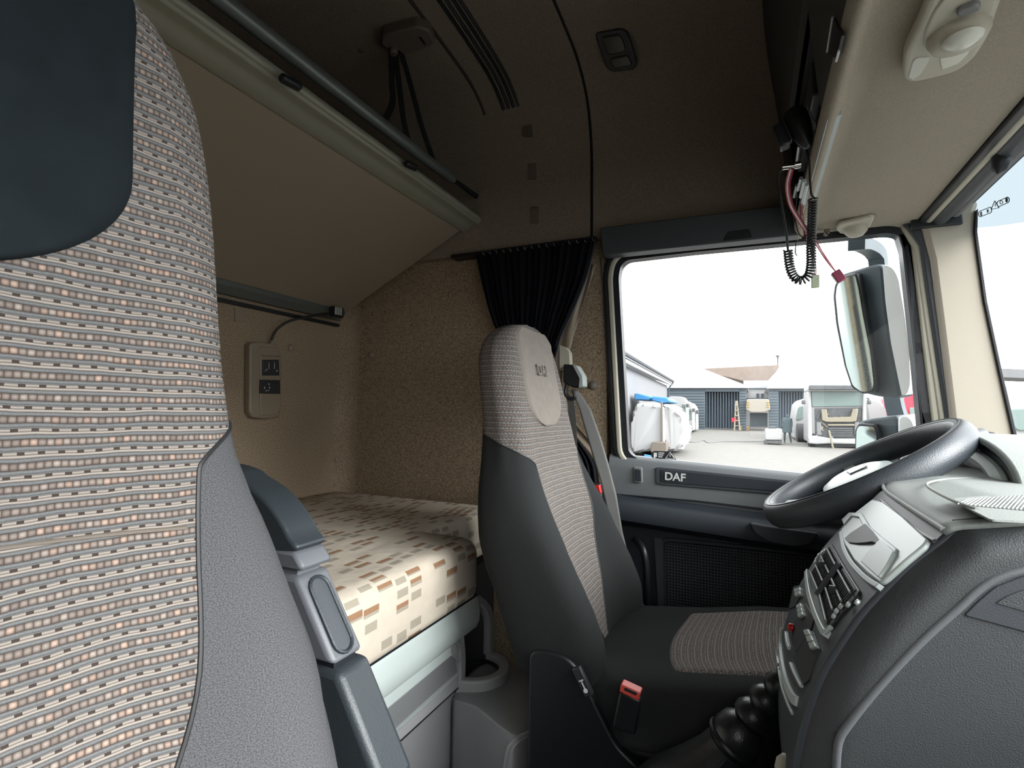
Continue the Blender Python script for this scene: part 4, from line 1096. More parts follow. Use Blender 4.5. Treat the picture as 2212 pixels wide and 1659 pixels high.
# passenger-side flank with a soft rounded edge
fl = [Vector((p.x+.004, YN, p.z)) for p in SP[3:]]
fo = [Vector((.215, YN, 1.030)), Vector((.25, YN, 1.040)), Vector((.30, YN, 1.043)), Vector((.60, YN, 1.046)), Vector((.60, YN, .40))]
out_ = fo+list(reversed(fl))
out_ = [a.lerp(b, j/6) for a, b in zip(out_, out_[1:]+out_[:1]) for j in range(6 if (a-b).length > .05 else 1)]
def inset_poly(P, d):
    n = len(P); c = sum(P, Vector())/n; o = []
    for i in range(n):
        t = P[(i+1) % n]-P[i-1]; q = Vector((t.z, 0, -t.x)).normalized()
        if q.dot(c-P[i]) < 0: q = -q
        o.append(P[i]+q*d)
    return o
def xedge(z): 
    for a, b in zip(SP, SP[1:]):
        if b.z <= z <= a.z: return a.x+(b.x-a.x)*(a.z-z)/max(1e-9, a.z-b.z)
    return SP[0].x if z > SP[0].z else SP[-1].x
def gsp(u, v):
    z = .42+(1.054-.42)*(1-(1-v)**1.6)
    zt = 1.054; xl = xedge(min(z, 1.030))+.004
    x = xl+(.60-xl)*u**1.8
    ztop = 1.038+.016*min(1, max(0, (x-.20)/.08)); z = min(z, ztop)
    d = max(0, min((x-xl)*.9, ztop-z))
    q = 1-min(1, d/.038)
    return (x, YN-.013+.034*q**2.4, z)
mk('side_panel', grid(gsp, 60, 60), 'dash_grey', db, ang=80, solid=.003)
YP = YN-.013
cr_ = [(1806, 1659), (1812, 1600), (1836, 1560), (1883, 1500), (1950, 1425), (2010, 1365), (2070, 1312), (2110, 1275), (2150, 1250), (2212, 1232), (2300, 1222)]
mk('crease_highlight', tube(cat([atY(a, b, YP+.0005) for a, b in cr_], 5), .0045, 10), 'grey_plastic', db)  # highlight on the flank edge, imitated by a lighter tube
gl = [(2082, 1330), (2112, 1300), (2150, 1268), (2212, 1244), (2300, 1236), (2300, 1392), (2212, 1365)]
gb = mk('glovebox_lid', plate(gl, lambda a, b: atY(a, b, YP-.003), (0, .003, 0), .004), 'stack_grey', db, bevel=.001)
mk('lid_recess', plate([(2152, 1303), (2175, 1288), (2212, 1274), (2300, 1262), (2300, 1345), (2212, 1321), (2160, 1306)], lambda a, b: atY(a, b, YP-.004), (0, .002, 0), .004), 'dash_grey', gb, bevel=.0008)
# dash top: big soft surface toward the windscreen
def zt_(x, y): return 1.030+.016*min(1, max(0, (x-.19)/.09))
edge = [(.186, .705), (.190, .85), (.196, 1.0), (.205, 1.075), (.25, 1.175), (.315, 1.30), (.40, 1.45), (.50, 1.60), (.56, 1.70)]
def gtop(u, v):
    y = .699+(1.76-.699)*v
    xl = sinterp(y, [(b, a) for a, b in edge]) if y < 1.70 else .56
    x = xl+(.66-xl)*u
    lipd = -.006*math.exp(-((x-xl)/.006)**2)
    return (x, y, zt_(x, y)+.004+lipd)
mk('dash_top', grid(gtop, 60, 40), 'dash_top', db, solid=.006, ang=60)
mk('top_edge', tube(cat([Vector((sinterp(y, [(b, a) for a, b in edge]), y, 1.031+.013*min(1, max(0, (y-1.0)/.3)))) for y in [.70+.05*i for i in range(20)]], 3), .003, 8), 'dash_top', db)
mk('top_joint', tube(cat([onS(2020, 1170, .0), onS(1990, 1152, 0), onS(1950, 1122, .0), onS(1905, 1082, .0)], 4), .003, 6), 'rubber', db)
zz = 1.0525
tr = [(1992, 1040), (2000, 1034), (2060, 1028), (2140, 1024), (2240, 1020)]
mk('tray_rim', tube(cat([atZ(a, b, zz) for a, b in [(2240, 1022), (2150, 1030), (2050, 1035), (2008, 1042), (2003, 1050), (2020, 1062), (2060, 1082), (2110, 1100)]], 4), .0018, 8), 'dash_top', db)
trm = mk('tray_mat', plate([(2062, 1082), (2062, 1076), (2260, 1060), (2260, 1128), (2140, 1122)], lambda a, b: atZ(a, b, zz-.0005), (0, 0, -.002), .004), 'dash_top', db)
ribs = []
for i in range(26):
    a0 = (2064+i*9, 1080-i*.6); a1 = (a0[0]+62, a0[1]+42)
    ymax = 1124
    if a1[1] > ymax: f = (ymax-a0[1])/(a1[1]-a0[1]); a1 = (a0[0]+62*f, ymax)
    ribs.append(tube([atZ(a0[0]+30, a0[1]-2, zz+.0005), atZ(a0[0]-(-4), min(ymax, a0[1]+ (10+i*1.4)), zz-.0002)], .0012, 5))
mk('mat_ribs', join(*ribs), 'dash_top', trm)
# storage tray unit
tu = [(1890, 1083), (1912, 1088), (1955, 1120), (2012, 1172), (2004, 1184), (1960, 1220), (1909, 1266), (1880, 1244), (1850, 1214), (1830, 1180), (1820, 1153), (1845, 1118)]
tu_ = mk('tray_unit', None, None) if False else patch('tray_unit', tu, .005, 'pale_silver', db, .003, .006)
patch('tray_frame', [(1825, 1128), (1842, 1112), (1868, 1114), (1885, 1142), (1912, 1166), (1946, 1192), (1944, 1204), (1934, 1196), (1905, 1174), (1876, 1150), (1862, 1124), (1846, 1120), (1830, 1140)], .0065, 'silver', tu_, .0015)
patch('tray_opening', [(1833, 1170), (1846, 1158), (1862, 1148), (1878, 1138), (1896, 1156), (1911, 1176), (1906, 1184), (1894, 1178), (1880, 1180), (1860, 1181), (1842, 1179)], .0070, 'label_black', tu_, .0008, .003)
patch('tray_flap', [(1872, 1222), (1890, 1200), (1912, 1176), (1944, 1202), (1930, 1232), (1912, 1258)], .0085, 'pale_silver', tu_, .002, .003)
# curved bright lip under the tray unit
def strip(name, pl, w_, m, par, d=.003):
    P = [onS(a, b) for a, b in pl]; P = cat(P, 4); N = [nS(p) for p in P]
    rings = []
    for i, p in enumerate(P):
        t = (P[min(i+1, len(P)-1)]-P[max(i-1, 0)]).normalized(); s = t.cross(N[i]).normalized()
        ww = w_(i/(len(P)-1)) if callable(w_) else w_
        rings.append([p-s*ww+N[i]*(-.001), p-s*ww*.9+N[i]*d, p+s*ww*.9+N[i]*d, p+s*ww-N[i]*.001])
    return mk(name, loft(rings), m, par, ang=60, bevel=.0008)
strip('lip', [(1822, 1153), (1828, 1185), (1843, 1216), (1866, 1243), (1888, 1262), (1905, 1272)], .0035, 'silver', db, .006)
# air vents
va = [(1799, 1176), (1824, 1220), (1862, 1280), (1858, 1292), (1796, 1362), (1790, 1360), (1772, 1296), (1753, 1246), (1756, 1236)]
vf = patch('vent_surround', va, .004, 'dark_plastic', db, .001, .003)
def vq(q, u, v):
    a = Vector((*q[0], 0)).lerp(Vector((*q[1], 0)), u); b = Vector((*q[3], 0)).lerp(Vector((*q[2], 0)), u); p = a.lerp(b, v); return (p.x, p.y)
VQ = [[(1800, 1183), (1822, 1222), (1776, 1288), (1757, 1244)], [(1827, 1232), (1857, 1280), (1793, 1354), (1779, 1296)]]
for qi, q in enumerate(VQ):
    vt = patch('air_vent', q, .005, 'label_black', db, .0005, .002)
    for i in range(11):
        u = .06+.88*i/10
        mk('fin', tube([onS(*vq(q, u, .04), .0058), onS(*vq(q, u, .96), .0058)], .0007, 4), 'dark_plastic', vt)
    for v_, ue in ((.12, 1), (.40, .95), (.68, .9), (.93, 1)):
        mk('slat', tube([onS(*vq(q, .02 if v_ != .68 else .05, v_), .0075), onS(*vq(q, ue, v_), .0075)], .0016, 7), 'mid_grey', vt)
    c = onS(*vq(q, .45, .45), .010)
    mk('vent_tab', box(c, (.008, .006, .010)), 'dark_plastic', vt, bevel=.001)
mk('vent_divider', tube([onS(1824, 1226, .007), onS(1777, 1293, .007)], .005, 8), 'stack_grey', db)
strip('vent_bezel', [(1750, 1238), (1751, 1256), (1757, 1290), (1770, 1330), (1786, 1366), (1793, 1374)], lambda t: .0045, 'pale_silver', db, .008)
mk('bezel_end', tube([onS(1793, 1374, .006), onS(1806, 1362, .006)], .003, 8), 'pale_silver', db)
for i, (a, b) in enumerate(((1862, 1308), (1842, 1313), (1826, 1316), (1817, 1326), (1811, 1337))):
    mk('vent_wheel_tooth', lathe([(.0035, 0), (.0035, .003), (.0001, .004)], onS(a, b, .004), nS(onS(a, b)), 8), 'pale_silver', db)
for i, (a, b) in enumerate(((1788, 1194), (1782, 1198), (1775, 1203), (1770, 1211), (1767, 1218))):
    mk('vent_wheel_tooth', lathe([(.004, 0), (.004, .003), (.0001, .004)], onS(a, b, .003), nS(onS(a, b)), 8), 'pale_silver', db)
# switch panels
def swpanel(px, keys, n=3):
    s = patch('switch_panel', px, .002, 'label_black', db, .0005, .002)
    a, b, c, d = keys
    for i in range(n):
        q = [vq(keys, u, v) for u, v in ((0, i/n+.02), (1, i/n+.02), (1, (i+1)/n-.02), (0, (i+1)/n-.02))]
        patch('switch_key', q, .006, 'pale_silver', s, .0012)
    return s
swpanel([(1734, 1312), (1742, 1304), (1762, 1336), (1752, 1368), (1722, 1410), (1706, 1372)], [(1727, 1310), (1736, 1306), (1743, 1334), (1734, 1338)][0:1]+[(1737, 1306), (1743, 1333), (1732, 1338)])
swpanel([(1752, 1364), (1760, 1366), (1774, 1404), (1750, 1470), (1738, 1482), (1716, 1422)], [(1743, 1365), (1754, 1363), (1773, 1403), (1760, 1408)])
swpanel([(1716, 1268), (1728, 1266), (1734, 1285), (1718, 1312), (1706, 1316)], [(1722, 1275), (1736, 1272), (1736, 1288), (1724, 1292)], 2)
rb = mk('red_hazard_button', lathe([(.006, 0), (.006, .004), (.004, .007), (.0001, .008)], onS(1716, 1358, .002), nS(onS(1716, 1358)), 14), 'red', db)
strip('trim_strip', [(1711, 1434), (1718, 1452), (1727, 1470), (1735, 1484)], .002, 'pale_silver', db, .004)
strip('trim_strip', [(1700, 1368), (1703, 1388), (1708, 1402)], .003, 'pale_silver', db, .004)
strip('trim_strip', [(1692, 1358), (1688, 1390), (1690, 1430), (1700, 1475), (1714, 1508), (1724, 1516)], lambda t: .0035+.003*math.sin(min(1, t*1.3)*PI/2), 'pale_silver', db, .004)
strip('trim_strip', [(1683, 1442), (1690, 1480), (1702, 1516), (1714, 1542)], .0022, 'pale_silver', db, .003)
strip('trim_strip', [(1682, 1400), (1681, 1420), (1683, 1436)], .0022, 'pale_silver', db, .003)

# instrument cluster hood, facing the driver
ic = thing('instrument_cluster', (.42, 1.2, 1.04), 'arched instrument cluster hood behind the steering wheel', 'instruments')
CX, CY, CZ = .365, 1.30, 1.035
def arch(w1, h1, w0, h0, x0, x1, n=28, e=2.3):
    rings = []
    for i in range(n+1):
        a = PI*i/n; c_, s_ = math.cos(a), math.sin(a)
        cs = (abs(c_)**(2/e))*(1 if c_ >= 0 else -1); ss = abs(s_)**(2/e)
        rings.append([Vector((x0, CY+w0*cs, CZ+h0*ss)), Vector((x0, CY+w1*cs, CZ+h1*ss)), Vector((x1, CY+w1*cs*.96, CZ+h1*ss*.93)), Vector((x1, CY+w0*cs*.96, CZ+h0*ss*.93))])
    return loft(rings)
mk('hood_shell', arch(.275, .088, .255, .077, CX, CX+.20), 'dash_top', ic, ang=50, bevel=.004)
mk('hood_back', prism([Vector((CX+.17, CY+.26*math.cos(PI*i/20), CZ-.03+.115*math.sin(PI*i/20))) for i in range(21)], (.01, 0, 0)), 'dash_top', ic)
mk('hood_band', arch(.255, .077, .232, .063, CX+.004, CX+.06), 'rubber', ic, ang=50)
mk('hood_inner', arch(.232, .063, .185, .050, CX-.004, CX+.06), 'pale_silver', ic, ang=50)
mk('gauge_band', arch(.185, .050, .158, .040, CX+.002, CX+.06), 'rubber', ic, ang=50)
mk('gauge_glass', prism([Vector((CX+.03, CY+.14*math.cos(PI*i/20), CZ-.02+.078*math.sin(PI*i/20))) for i in range(21)], (.004, 0, 0)), 'dark_lens', ic)
for dy in (-.10, -.125): mk('gauge_post', bb(CX+.018, CX+.03, CY+dy, CY+dy+.012, CZ-.02, CZ+.052), 'rubber', ic)
for yy, rr_ in ((1.55, .045), (1.52, .036)):
    mk('side_gauge', tube([Vector((CX-.03, yy+rr_*math.cos(a), CZ-.01+rr_*.7*math.sin(a))) for a in [2*PI*i/20 for i in range(20)]], .004, 6, closed=True), 'dash_top', ic)
sk = thing('column_stalk', tuple(atY(2110, 945, 1.45)), 'grey steering column stalk beyond the wheel rim', 'stalk')
mk('stalk_rod', tube([atY(2086, 946, 1.45), atY(2120, 938, 1.47), atY(2130, 944, 1.48)], [.012, .014, .010], 10), 'arm_grey', sk)
mk('stalk_root', lathe([(.016, -.02), (.018, 0), (.010, .02)], atY(2126, 948, 1.50), (1, 0, .3), 12), 'rubber', sk)
# lower dash below the cluster, closes off the driver side
mk('lower_dash', prism([(.30, YF, .10), (.26, YF, .92), (.22, YF, 1.0), (.34, YF, 1.03), (.60, YF, 1.03), (.60, YF, .10)], (0, 1.70-YF, 0)), 'black_plastic', db, bevel=.01)

# ================================================================== STEERING WHEEL
swh = thing('steering_wheel', (.21, 1.27, 1.035), 'black leather steering wheel with pale hub in front of driver seat', 'steering wheel')
wC = Vector((.206, 1.27, 1.032)); wa = Vector((.866, 0, .5)); wb = Vector((0, 1, 0)); wn = Vector((-.5, 0, .866))
RW = .187
rim = [wC+wa*math.cos(2*PI*i/72)*RW+wb*math.sin(2*PI*i/72)*RW for i in range(72)]
def torus(c, R_, ra, rbv, m=72, s=16, sq=1.0):
    V, Fc = [], []
    for i in range(m):
        a = 2*PI*i/m; d = wa*math.cos(a)+wb*math.sin(a)
        for j in range(s):
            b = 2*PI*j/s; V.append(c+d*(R_+math.cos(b)*ra)+wn*math.sin(b)*rbv)
    for i in range(m):
        for j in range(s): Fc.append((i*s+j, i*s+(j+1) % s, ((i+1) % m)*s+(j+1) % s, ((i+1) % m)*s+j))
    return V, Fc
mk('rim', torus(wC, RW, .0175, .026, 96, 18), 'wheel_leather', swh)
for off, hh in ((-.007, .0252), (.001, .0268)):
    mk('rim_seam', torus(wC+wn*hh*.97, RW+off+.002, .0009, .0009, 96, 6), 'label_black', swh)
# hub pad and spokes
hubc = wC-wn*.010
rings = []
for h, s_ in ((-.05, .05), (-.02, .075), (0, .085), (.012, .078), (.020, .055), (.023, .02)):
    rings.append([hubc+wn*h+wa*(math.cos(2*PI*j/28)*s_*.85-.01)+wb*math.sin(2*PI*j/28)*s_*1.15 for j in range(28)])
hub = mk('hub_pad', loft(rings), 'pale_silver', swh, ang=60)
sq = [hubc+wn*.0235+wa*x+wb*y for x, y in ((-.02, -.03), (.015, -.03), (.015, .01), (-.02, .01))]
mk('badge', prism(sq, wn*.0012), 'label_black', hub); mk('badge_plate', prism([p.lerp(sum(sq, Vector())/4, .12)+wn*.0006 for p in sq], wn*.0012), 'white', hub)
for ang in (PI*.5, -PI*.5, PI*.86, -PI*.86):
    d = wa*math.cos(ang)+wb*math.sin(ang); s = d.cross(wn).normalized()
    rr = []
    for t, w_, hh in ((.35, .030, -.030), (.6, .022, -.022), (.85, .017, -.008), (.97, .015, 0)):
        c = wC+d*RW*t+wn*hh; rr.append([c-s*w_-wn*.008, c-s*w_*.8+wn*.005, c+s*w_*.8+wn*.005, c+s*w_-wn*.008])
    mk('spoke', loft(rr), 'mid_grey' if abs(ang) < PI*.6 else 'silver', swh, ang=50, bevel=.004)
mk('column', tube([wC-wn*.04, wC-wn*.16, wC-wn*.20], [.05, .055, .06], 20), 'black_plastic', swh)

# ================================================================== GEAR LEVER
gl_ = thing('gear_lever', (-.10, .98, .4), 'glossy black gear lever with ribbed bellows and leather boot', 'gear lever')
g0, g1 = atY(1540, 1650, .98), atY(1705, 1452, .98)
ga = (g1-g0).normalized(); GL = (g1-g0).length
mk('boot', lathe([(.085, -.14), (.075, -.08), (.052, -.02), (.040, .02), (.036, .045)], g0, ga, 24), 'leather', gl_)
mk('boot_seam', tube([g0+ga*.04+Vector((0, -.037, 0)), g0+ga*-.02+Vector((-.004, -.053, 0)), g0+ga*-.10+Vector((-.004, -.08, 0))], .002, 6), 'rubber', gl_)
mk('collar', lathe([(.030, .040), (.038, .050), (.040, .070), (.036, .088), (.026, .098), (.024, .10)], g0, ga, 28), 'leather', gl_)
bel = [(.022, .098)]
for i in range(3):
    h = .10+.034*i; r = .030-.004*i
    bel += [(r*.72, h), (r, h+.008), (r*1.02, h+.018), (r*.8, h+.030)]
mk('bellows', lathe(bel+[(.014, .205), (.014, .23)], g0, ga, 28), 'leather', gl_)
mk('collar_ring', lathe([(.0405, .052), (.043, .056), (.0405, .060)], g0, ga, 28, False), 'black_plastic', gl_)
gk = mk('lever_rod', tube([g0+ga*.2, g0+ga*.31], .011, 12), 'black_plastic', gl_)
# floor tunnel and pale lever tip
o = mk('engine_tunnel', loft([[Vector((x, .45, 0)), Vector((x, .47, .36)), Vector((x, .55, .40)), Vector((x, .93, .40)), Vector((x, .99, .36)), Vector((x, 1.0, 0))] for x in (-.30, -.28, .45, .48)]), 'floor_mat', bevel=.02, loc=(.1, .7, 0))
tag(o, 'black matted engine tunnel below gear lever between the seats', 'tunnel')
pt = thing('parking_lever', tuple(atY(1694, 1655, .78)), 'pale lever tip with an orange face at the bottom edge', 'lever')
c = atY(1693, 1652, .78)
mk('lever_tip', lathe([(.002, -.012), (.009, -.008), (.010, .004), (.006, .012), (.001, .014)], c, (.3, 0, 1), 14), 'cream', pt)
mk('lever_face', lathe([(.006, 0), (.005, .003), (.001, .004)], c+Vector((.003, -.009, -.003)), (.2, -1, -.2), 12), 'salmon', pt)
mk('lever_shaft', tube([c, c+Vector((-.02, 0, -.3))], .006, 8), 'black_plastic', pt)
# ================================================================== OUTSIDE
plain('wall_render', hx(112, 113, 115), .9, var=.08, gs=3)
plain('roof_white', (.55, .55, .55), .6)
plain('shed_blue', hx(84, 95, 102), .6, var=.06, gs=4)
plain('shed_rib', hx(66, 77, 84), .6)
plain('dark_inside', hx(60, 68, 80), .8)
plain('paint_white', (.34, .34, .34), .35)
plain('wrap', (.31, .31, .31), .5, grain=.6, gs=6)
plain('tarp_blue', hx(50, 112, 160), .5)
plain('screen_teal', hx(104, 120, 116), .25)
plain('tile_brown', hx(120, 108, 100), .8, var=.2, gs=8)
plain('frame_beige', hx(128, 122, 106), .6)
plain('engine_dark', hx(76, 78, 80), .6, var=.4, gs=20)
plain('tyre', hx(46, 48, 50), .8)
plain('yellow', hx(160, 126, 50), .5)
plain('red_paint', hx(200, 40, 60), .4)
plain('coat', hx(70, 84, 88), .8)
plain('rust', hx(104, 96, 88), .8)
plain('tan_wall', hx(142, 136, 126), .8)
k = NT('paving')
tcv = k.obj(); br_n = k.n('TexBrick'); k.put(br_n.inputs['Vector'], tcv); br_n.inputs['Scale'].default_value = 2.2
br_n.inputs['Color1'].default_value = (*hx(112, 110, 106), 1); br_n.inputs['Color2'].default_value = (*hx(104, 102, 98), 1); br_n.inputs['Mortar'].default_value = (*hx(92, 90, 86), 1)
br_n.inputs['Mortar Size'].default_value = .012
k.base(k.mix(k.m_('MULTIPLY', k.noise(.6, 4, tcv), .35), br_n.outputs[0], hx(96, 94, 90)), .8)
M['paving'] = k.m
SL = .035
def gz(y): return -1.30+SL*y
def G(px, py): return on(px, py, (0, -SL, 1), (0, 0, -1.30))
struct('ground', ([(-60, -40, gz(-40)), (90, -40, gz(-40)), (90, 110, gz(110)), (-60, 110, gz(110))], [(0, 1, 2, 3)]), 'paving', smooth=False)
def outp(px, y, dep, m, name, par, bevel=.03, r=0, e=None):
    return mk(name, plate(px, lambda a, b: atY(a, b, y), (0, dep, 0) if e is None else e, r), m, par, bevel=bevel)
def rec(x0, y0, x1, y1): return [(x0, y0), (x1, y0), (x1, y1), (x0, y1)]
# --- grey building on the left
gbd = thing('grey_building', (-8, 28, gz(28)), 'plain grey rendered building at the left of the yard with sloping eave', 'building')
a, b = atY(1300, 768, 17), atY(1441, 833, 36)
for nm, z0, z1, m_, dx in (('wall', None, 0, 'wall_render', 0),):
    A = Vector((a.x, a.y, gz(a.y))); B = Vector((b.x, b.y, gz(b.y)))
    mk('wall', prism([A, B, b, a], (-6, 1.5, 0)), m_, gbd)
mk('eave', prism([a+Vector((.3, -.1, .0)), b+Vector((.3, -.1, 0)), b+Vector((.3, -.1, .22)), a+Vector((.3, -.1, .22))], (-6.3, 1.6, 2.2)), 'paint_white', gbd, bevel=.03)
mk('gutter', tube([a+Vector((.4, -.1, .28)), b+Vector((.4, -.1, .28))], .10, 8), 'engine_dark', gbd)
mk('downpipe', tube([b+Vector((.4, -.1, .2)), b+Vector((.12, -.1, -.2)), b+Vector((.12, -.1, -2.5))], .05, 6), 'shed_rib', gbd)
# --- blue workshop sheds
YS = 39.5
def shed(nm, lab, x0, x1, ytop, ybot, door_, gable):
    t = thing(nm, tuple(atY((x0+x1)/2, ybot, YS)), lab, 'shed')
    outp(rec(x0, ytop, door_[0], ybot), YS, .3, 'shed_blue', 'wall_panel', t, .01)
    outp(rec(door_[2], ytop, x1, ybot), YS, .3, 'shed_blue', 'wall_panel', t, .01)
    outp(rec(door_[0], ytop, door_[2], door_[1]), YS, .3, 'shed_blue', 'wall_panel', t, .01)
    for sx0, sx1 in ((x0, door_[0]), (door_[2], x1)):
        rb_ = []
        yy = ytop+6
        while yy < ybot: rb_.append(plate(rec(sx0+1, yy, sx1-1, yy+1.4), lambda a, b: atY(a, b, YS-.04), (0, .05, 0))); yy += 6
        mk('cladding_ribs', join(*rb_), 'shed_rib', t)
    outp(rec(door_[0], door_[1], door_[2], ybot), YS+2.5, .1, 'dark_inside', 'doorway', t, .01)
    cu_ = []
    xx = door_[0]+3
    while xx < door_[2]-2: cu_.append(plate(rec(xx, door_[1], xx+1.5, ybot-2), lambda a, b: atY(a, b, YS+.2), (0, .02, 0))); xx += 6
    mk('strip_curtain', join(*cu_), 'shed_blue', t)
    mk('roof', plate(gable, lambda a, b: atY(a, b, YS-.3), (0, 9, 0)), 'roof_white', t)
    return t
s1 = shed('workshop_shed', 'blue clad workshop shed with dark open doorway left of the gap', 1440, 1612, 837, 931, (1523, 846, 1597), [(1436, 838), (1505, 797), (1520, 797), (1616, 834), (1616, 838)])
outp([(1500, 797), (1680, 788), (1684, 792), (1652, 826), (1610, 824), (1560, 812)], 52, 6, 'tile_brown', 'tiled_roof', None)
tag(bpy.data.objects['tiled_roof'], 'long brown tiled roof of a house rising behind the blue sheds', 'roof')
s2 = shed('workshop_shed', 'blue clad workshop shed behind the person and broken truck', 1661, 1790, 838, 926, (1682, 845, 1745), [(1656, 839), (1684, 800), (1700, 806), (1800, 836), (1800, 839)])
wt = thing('roof_vent', tuple(atY(1680, 788, 50)), 'thin mast with small vent on top of the tiled roof', 'mast')
outp([(1678, 770), (1682, 770), (1681, 790), (1679, 790)], 50, .1, 'engine_dark', 'mast', wt, .01)
mk('mast_cup', lathe([(.02, -.1), (.16, .1), (.16, .18)], atY(1680, 772, 50), (0, 0, 1), 10), 'engine_dark', wt)
hs_ = thing('white_house', tuple(atY(1636, 900, 46)), 'pale house front with two small windows in the gap between sheds', 'house')
outp(rec(1606, 822, 1668, 925), 46, 4, 'paint_white', 'wall', hs_, .02)
for x0 in (1634, 1644): outp(rec(x0, 850, x0+6, 859), 45.9, .1, 'dark_inside', 'window', hs_, .01)
outp(rec(1612, 838, 1660, 840), 45.8, .2, 'shed_rib', 'beam', hs_, .01)
outp(rec(1612, 860, 1660, 862), 45.8, .2, 'shed_rib', 'beam', hs_, .01)
tn = thing('cab_shell', tuple(atY(1637, 925, 40)), 'cream truck cab shell with orange stripes hanging between the sheds', 'cab')
outp([(1613, 862), (1661, 862), (1664, 885), (1650, 891), (1622, 891), (1611, 885)], 39, 1.5, 'tan_wall', 'shell', tn, .05, .1)
for x0 in (1613, 1657):
    for q in range(3): outp(rec(x0, 868+q*5, x0+5, 870+q*5), 38.95, .1, 'yellow', 'stripe', tn, .005)
outp(rec(1620, 892, 1658, 922), 40, 1, 'shed_rib', 'stand', tn, .02)
bo = None
for i, x0 in enumerate((1598, 1613)):
    t = thing('bollard', tuple(atY(x0+2, 931, 39)), ['yellow and black striped bollard at the left post of gap', 'yellow and black striped bollard right beside the house gap'][i], 'bollard', 'striped bollards')
    outp(rec(x0, 922, x0+5, 932), 39, .25, 'yellow', 'post', t, .01)
    outp([(x0, 925), (x0+5, 923), (x0+5, 925), (x0, 927)], 38.97, .1, 'engine_dark', 'stripe', t, .002)
    outp([(x0, 930), (x0+5, 928), (x0+5, 930), (x0, 932)], 38.97, .1, 'engine_dark', 'stripe', t, .002)
ld = thing('step_ladder', tuple(atY(1592, 930, 38.6)), 'pale metal ladder with red box leaning at the dark shed doorway', 'ladder')
mk('rail', tube([atY(1586, 930, 38.5), atY(1590, 866, 38.9)], .05, 6), 'frame_beige', ld); mk('rail', tube([atY(1598, 930, 38.5), atY(1592, 866, 38.9)], .05, 6), 'frame_beige', ld)
for q in range(5): mk('rung', tube([atY(1587, 920-q*11, 38.6), atY(1597-q*.6, 920-q*11, 38.6)], .04, 6), 'frame_beige', ld)
outp(rec(1580, 903, 1590, 912), 38.6, .3, 'red_paint', 'red_box', ld, .02)

# --- trucks
def wheel(c, r_, w_, par, nm='wheel'):
    w = mk(nm, lathe([(r_*.55, -w_/2), (r_, -w_/2+.04), (r_, w_/2-.04), (r_*.55, w_/2)], c, (1, 0, 0), 24), 'tyre', par)
    mk('rim', lathe([(r_*.5, -w_/2-.01), (r_*.45, -w_/2+.03), (.0001, -w_/2+.03)], c, (1, 0, 0), 18, False), 'paint_white', w)
YT_ = 28.2
tk = thing('dismantled_truck', tuple(atY(1808, 968, YT_)), 'white lorry facing us with its front grille removed, bare engine showing', 'truck')
def tk_(px, d, dep, m, nm, bev=.02, r=0): return outp(px, YT_-d, dep, m, nm, tk, bev, r)
tk_([(1745, 834), (1752, 831), (1862, 831), (1868, 836), (1868, 845), (1745, 845)], .1, 2.0, 'paint_white', 'roof', .06)
tk_(rec(1748, 832, 1866, 842), .35, .25, 'engine_dark', 'sun_visor', .03)
tk_([(1744, 842), (1869, 842), (1871, 880), (1871, 955), (1744, 955)], -.4, 2.0, 'paint_white', 'cab_body', .08)
tk_([(1752, 845), (1864, 845), (1867, 877), (1754, 879)], -.3, .1, 'screen_teal', 'windscreen', .02, .1)
tk_([(1745, 843), (1752, 843), (1755, 950), (1744, 950)], -.2, .4, 'paint_white', 'corner_post', .05)
tk_([(1864, 845), (1870, 845), (1873, 935), (1863, 940)], -.2, .4, 'paint_white', 'corner_post', .05)
tk_([(1760, 882), (1862, 880), (1860, 955), (1762, 957)], -.32, .15, 'engine_dark', 'engine_bay', .02)
tk_([(1774, 884), (1786, 884), (1788, 902), (1838, 900), (1842, 883), (1854, 883), (1850, 910), (1838, 912), (1786, 912), (1776, 908)], -.15, .15, 'frame_beige', 'front_frame', .03)
rq = random.Random(4)
for q in range(14):
    a0 = (rq.uniform(1764, 1858), rq.uniform(884, 940)); a1 = (a0[0]+rq.uniform(-16, 16), min(950, a0[1]+rq.uniform(4, 22)))
    mk('engine_pipe', tube([atY(*a0, YT_+.3), atY(*a1, YT_+.25)], rq.uniform(.02, .06), 6), rq.choice(['wall_render', 'engine_dark', 'rust', 'frame_beige']), tk)
for x0 in (1764, 1846): tk_(rec(x0, 912, x0+10, 940), -.2, .2, 'wall_render', 'headlamp_bracket', .03)
tk_(rec(1788, 916, 1846, 920), -.2, .1, 'frame_beige', 'cross_member', .02)
for q in range(5): tk_(rec(1790, 925+q*4, 1842, 926.4+q*4), -.22, .06, 'wall_render', 'radiator_bar', .005)
tk_([(1746, 944), (1760, 941), (1800, 948), (1856, 948), (1872, 944), (1874, 958), (1850, 960), (1800, 958), (1764, 960), (1746, 958)], .1, .4, 'paint_white', 'bumper', .05)
tk_(rec(1749, 960, 1868, 966), -.2, .3, 'engine_dark', 'under_run', .03)
tk_([(1789, 930), (1793, 930), (1803, 973), (1799, 974)], .35, .1, 'frame_beige', 'plank', .01)
for x0, y0 in ((1736, 868), (1878, 868)):
    tk_([(x0-4, y0-4), (x0+4, y0-4), (x0+5, y0+5), (x0-4, y0+5)], .2, .15, 'engine_dark', 'mirror', .04)
mk('mirror_arm', tube([atY(1878, 862, YT_), atY(1872, 860, YT_)], .04, 6), 'engine_dark', tk)
for x0 in (1753, 1863): wheel(atY(x0, 956, YT_+.6), .48, .3, tk)
t2 = thing('white_truck', tuple(atY(1733, 955, 30)), 'white lorry parked just left of the dismantled truck', 'truck')
